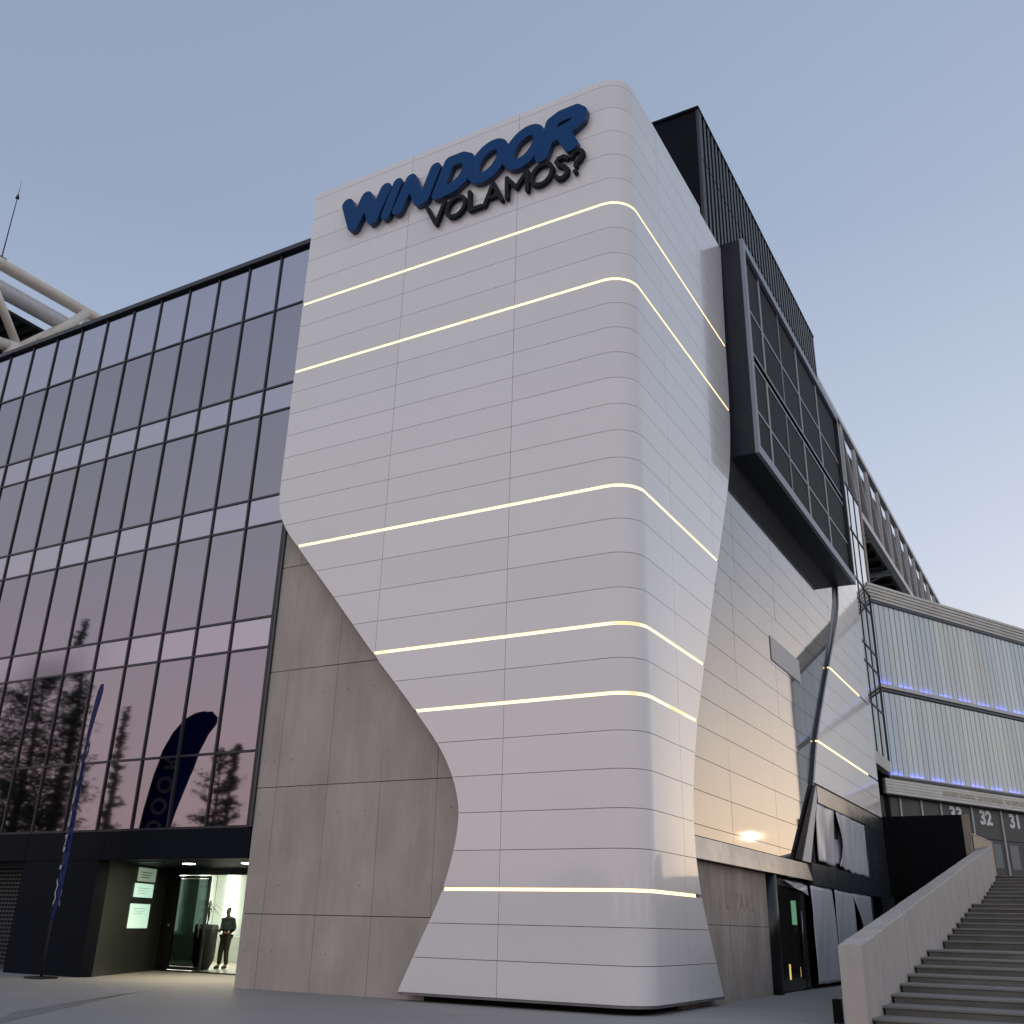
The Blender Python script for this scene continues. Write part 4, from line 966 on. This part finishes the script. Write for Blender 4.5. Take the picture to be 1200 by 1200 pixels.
skinned('trousers', [(0, 0, .97, .14), (.10, 0, .90, .115), (.11, -.04, .50, .085), (.10, .03, .10, .072), (-.09, 0, .90, .115), (-.07, -.10, .50, .085), (-.06, -.12, .11, .072)], [(0, 1), (1, 2), (2, 3), (0, 4), (4, 5), (5, 6)], 'trousers', pe)
for pts in ([(.10, .05, .05, .05), (.115, -.08, .045, .05), (.12, -.17, .035, .036)], [(-.06, -.10, .05, .05), (-.065, -.22, .045, .05), (-.07, -.31, .035, .036)]):
    skinned('shoe', pts, [(0, 1), (1, 2)], 'shoe', pe)
skinned('hair', [(0, .02, 1.68, .075), (0, 0, 1.75, .088), (0, -.03, 1.80, .06)], [(0, 1), (1, 2)], 'hair', pe)
MB().tube([(0-24.72, 25.75-.118, 1.70), (-24.72, 25.75-.135, 1.665)], [.012, .018], 8).build('nose', 'skin', pe, True)
for s_ in (1, -1):
    MB().tube([(-24.72+s_*.033, 25.75-.108, 1.725), (-24.72+s_*.033, 25.75-.114, 1.725)], .010, 8).build('eye', 'hair', pe, True)
    MB().tube([(-24.72+s_*.088, 25.75-.01, 1.735), (-24.72+s_*.093, 25.75-.01, 1.675)], .015, 8).build('ear', 'skin', pe, True)
box('watch', (-24.52, 25.58, 1.10), (-24.48, 25.61, 1.15), 'white_paint', pe)
pe.rotation_euler = (0, 0, math.radians(-35)) if False else (0, 0, 0)

# ------------------------------------------------------------------ trees behind the viewer, mirrored in the glass
def leaf_cloud(name, centres, m, parent, per, size, rnd):
    v, f = [], []
    for (cx_, cy2, cz_, r) in centres:
        for _ in range(int(per*r*r*3)+6):
            d = Vector((rnd.gauss(0, 1), rnd.gauss(0, 1), rnd.gauss(0, .7))); d = d.normalized()*r*(rnd.random()**.45)
            p = Vector((cx_, cy2, cz_))+d; a = Vector((rnd.uniform(-1, 1), rnd.uniform(-1, 1), rnd.uniform(-.6, .6))).normalized(); b2 = a.cross(Vector((rnd.uniform(-1, 1), rnd.uniform(-1, 1), rnd.uniform(-1, 1)))).normalized()
            s = size*rnd.uniform(.6, 1.3); n0 = len(v)
            v += [tuple(p-a*s), tuple(p+b2*s*.45), tuple(p+a*s), tuple(p-b2*s*.45)]; f.append((n0, n0+1, n0+2, n0+3))
    return mesh(name, v, f, m, parent)
def conifer(x, y, h, w, label, seed, shape='pine'):
    rnd = random.Random(seed); t = thing('conifer_tree', label, 'tree', (x, y, 0), 'trees mirrored in the glass')
    tk = MB().tube([(x, y, 0), (x+.1, y, h*.5), (x, y, h*.96)], [h*.018+.08, h*.011+.04, .03], 10).build('trunk', 'bark', t, True)
    lm = MB(); cs = []
    nl = int(h*1.3)
    for k in range(nl):
        f = k/(nl-1); z = h*(.18+.80*f)
        prof = (1-f)**.75 if shape == 'cone' else (math.sin(math.pi*min(1, .25+.62*(1-f)))**.8*(1 if f < .85 else .5))
        for q in range(5):
            a = rnd.uniform(0, 2*math.pi); R0 = w/2*prof*rnd.uniform(.45, 1.15)
            e_ = (x+R0*math.cos(a), y+R0*math.sin(a), z+rnd.uniform(-.4, .5))
            lm.tube([(x, y, z-.3), e_], [.05, .02], 4, False)
            for s in (.45, .75, 1.0):
                cs.append((x+R0*s*math.cos(a), y+R0*s*math.sin(a), z-.3+(e_[2]-z+.3)*s, max(.25, .14*w*(.5+prof*.5)*rnd.uniform(.6, 1.1))))
    lm.build('limbs', 'bark', t); leaf_cloud('crown', cs, 'foliage', t, 10, .15 if h > 10 else .11, rnd)
    return t
conifer(-70.5, -11, 20.5, 8.5, 'tall dark twin topped conifer mirrored at the left end of the glass', 1)
conifer(-67.2, -11.5, 23.2, 5.6, 'tallest slim conifer mirrored at the left of the glass', 2, 'cone')
conifer(-60.3, -11, 15.2, 2.3, 'narrow conifer mirrored left of the flag reflection', 3, 'cone')
conifer(-52.2, -13, 12.6, 3.6, 'bushy conifer mirrored right of the flag reflection', 4)
conifer(-49.6, -11.5, 12.6, 2.2, 'slim conifer mirrored nearest the concrete wall', 5, 'cone')
conifer(-56.0, -16, 8.5, 4.2, 'low round tree mirrored below the flag reflection', 6)
conifer(-63.0, -18, 8.8, 5.0, 'broad low tree mirrored under the narrow conifer', 8)
conifer(-77.5, -15, 12.0, 9.0, 'broad dark tree mirrored at the lower left glass corner', 9)
# far-off belt of trees and low hills all round the plaza
rnd = random.Random(11); v, f = [], []
def belt(a0, a1, R0, h0, per):
    n5 = int((a1-a0)*per)
    for _ in range(n5):
        a = math.radians(rnd.uniform(a0, a1)); R1_ = R0*rnd.uniform(.92, 1.1); hh = h0*(.65+.35*math.sin(a*9)+.25*math.sin(a*23))*rnd.random()**.6
        c = Vector((R1_*math.sin(a), R1_*math.cos(a), max(.3, hh)))
        p = Vector((rnd.uniform(-1, 1), rnd.uniform(-1, 1), rnd.uniform(-1, 1))).normalized(); q = p.cross(Vector((rnd.uniform(-1, 1), rnd.uniform(-1, 1), rnd.uniform(-1, 1)))).normalized(); s = rnd.uniform(.8, 1.9)
        n0 = len(v); v.extend([tuple(c-p*s), tuple(c+q*s*.6), tuple(c+p*s), tuple(c-q*s*.6)]); f.append((n0, n0+1, n0+2, n0+3))
belt(20, 290, 150, 8.5, 170)
o = mesh('tree_belt', v, f, 'wood'); o['kind'] = 'stuff'; o['label'] = 'far-off belt of dark trees ringing the plaza behind the viewer'; o['category'] = 'tree belt'
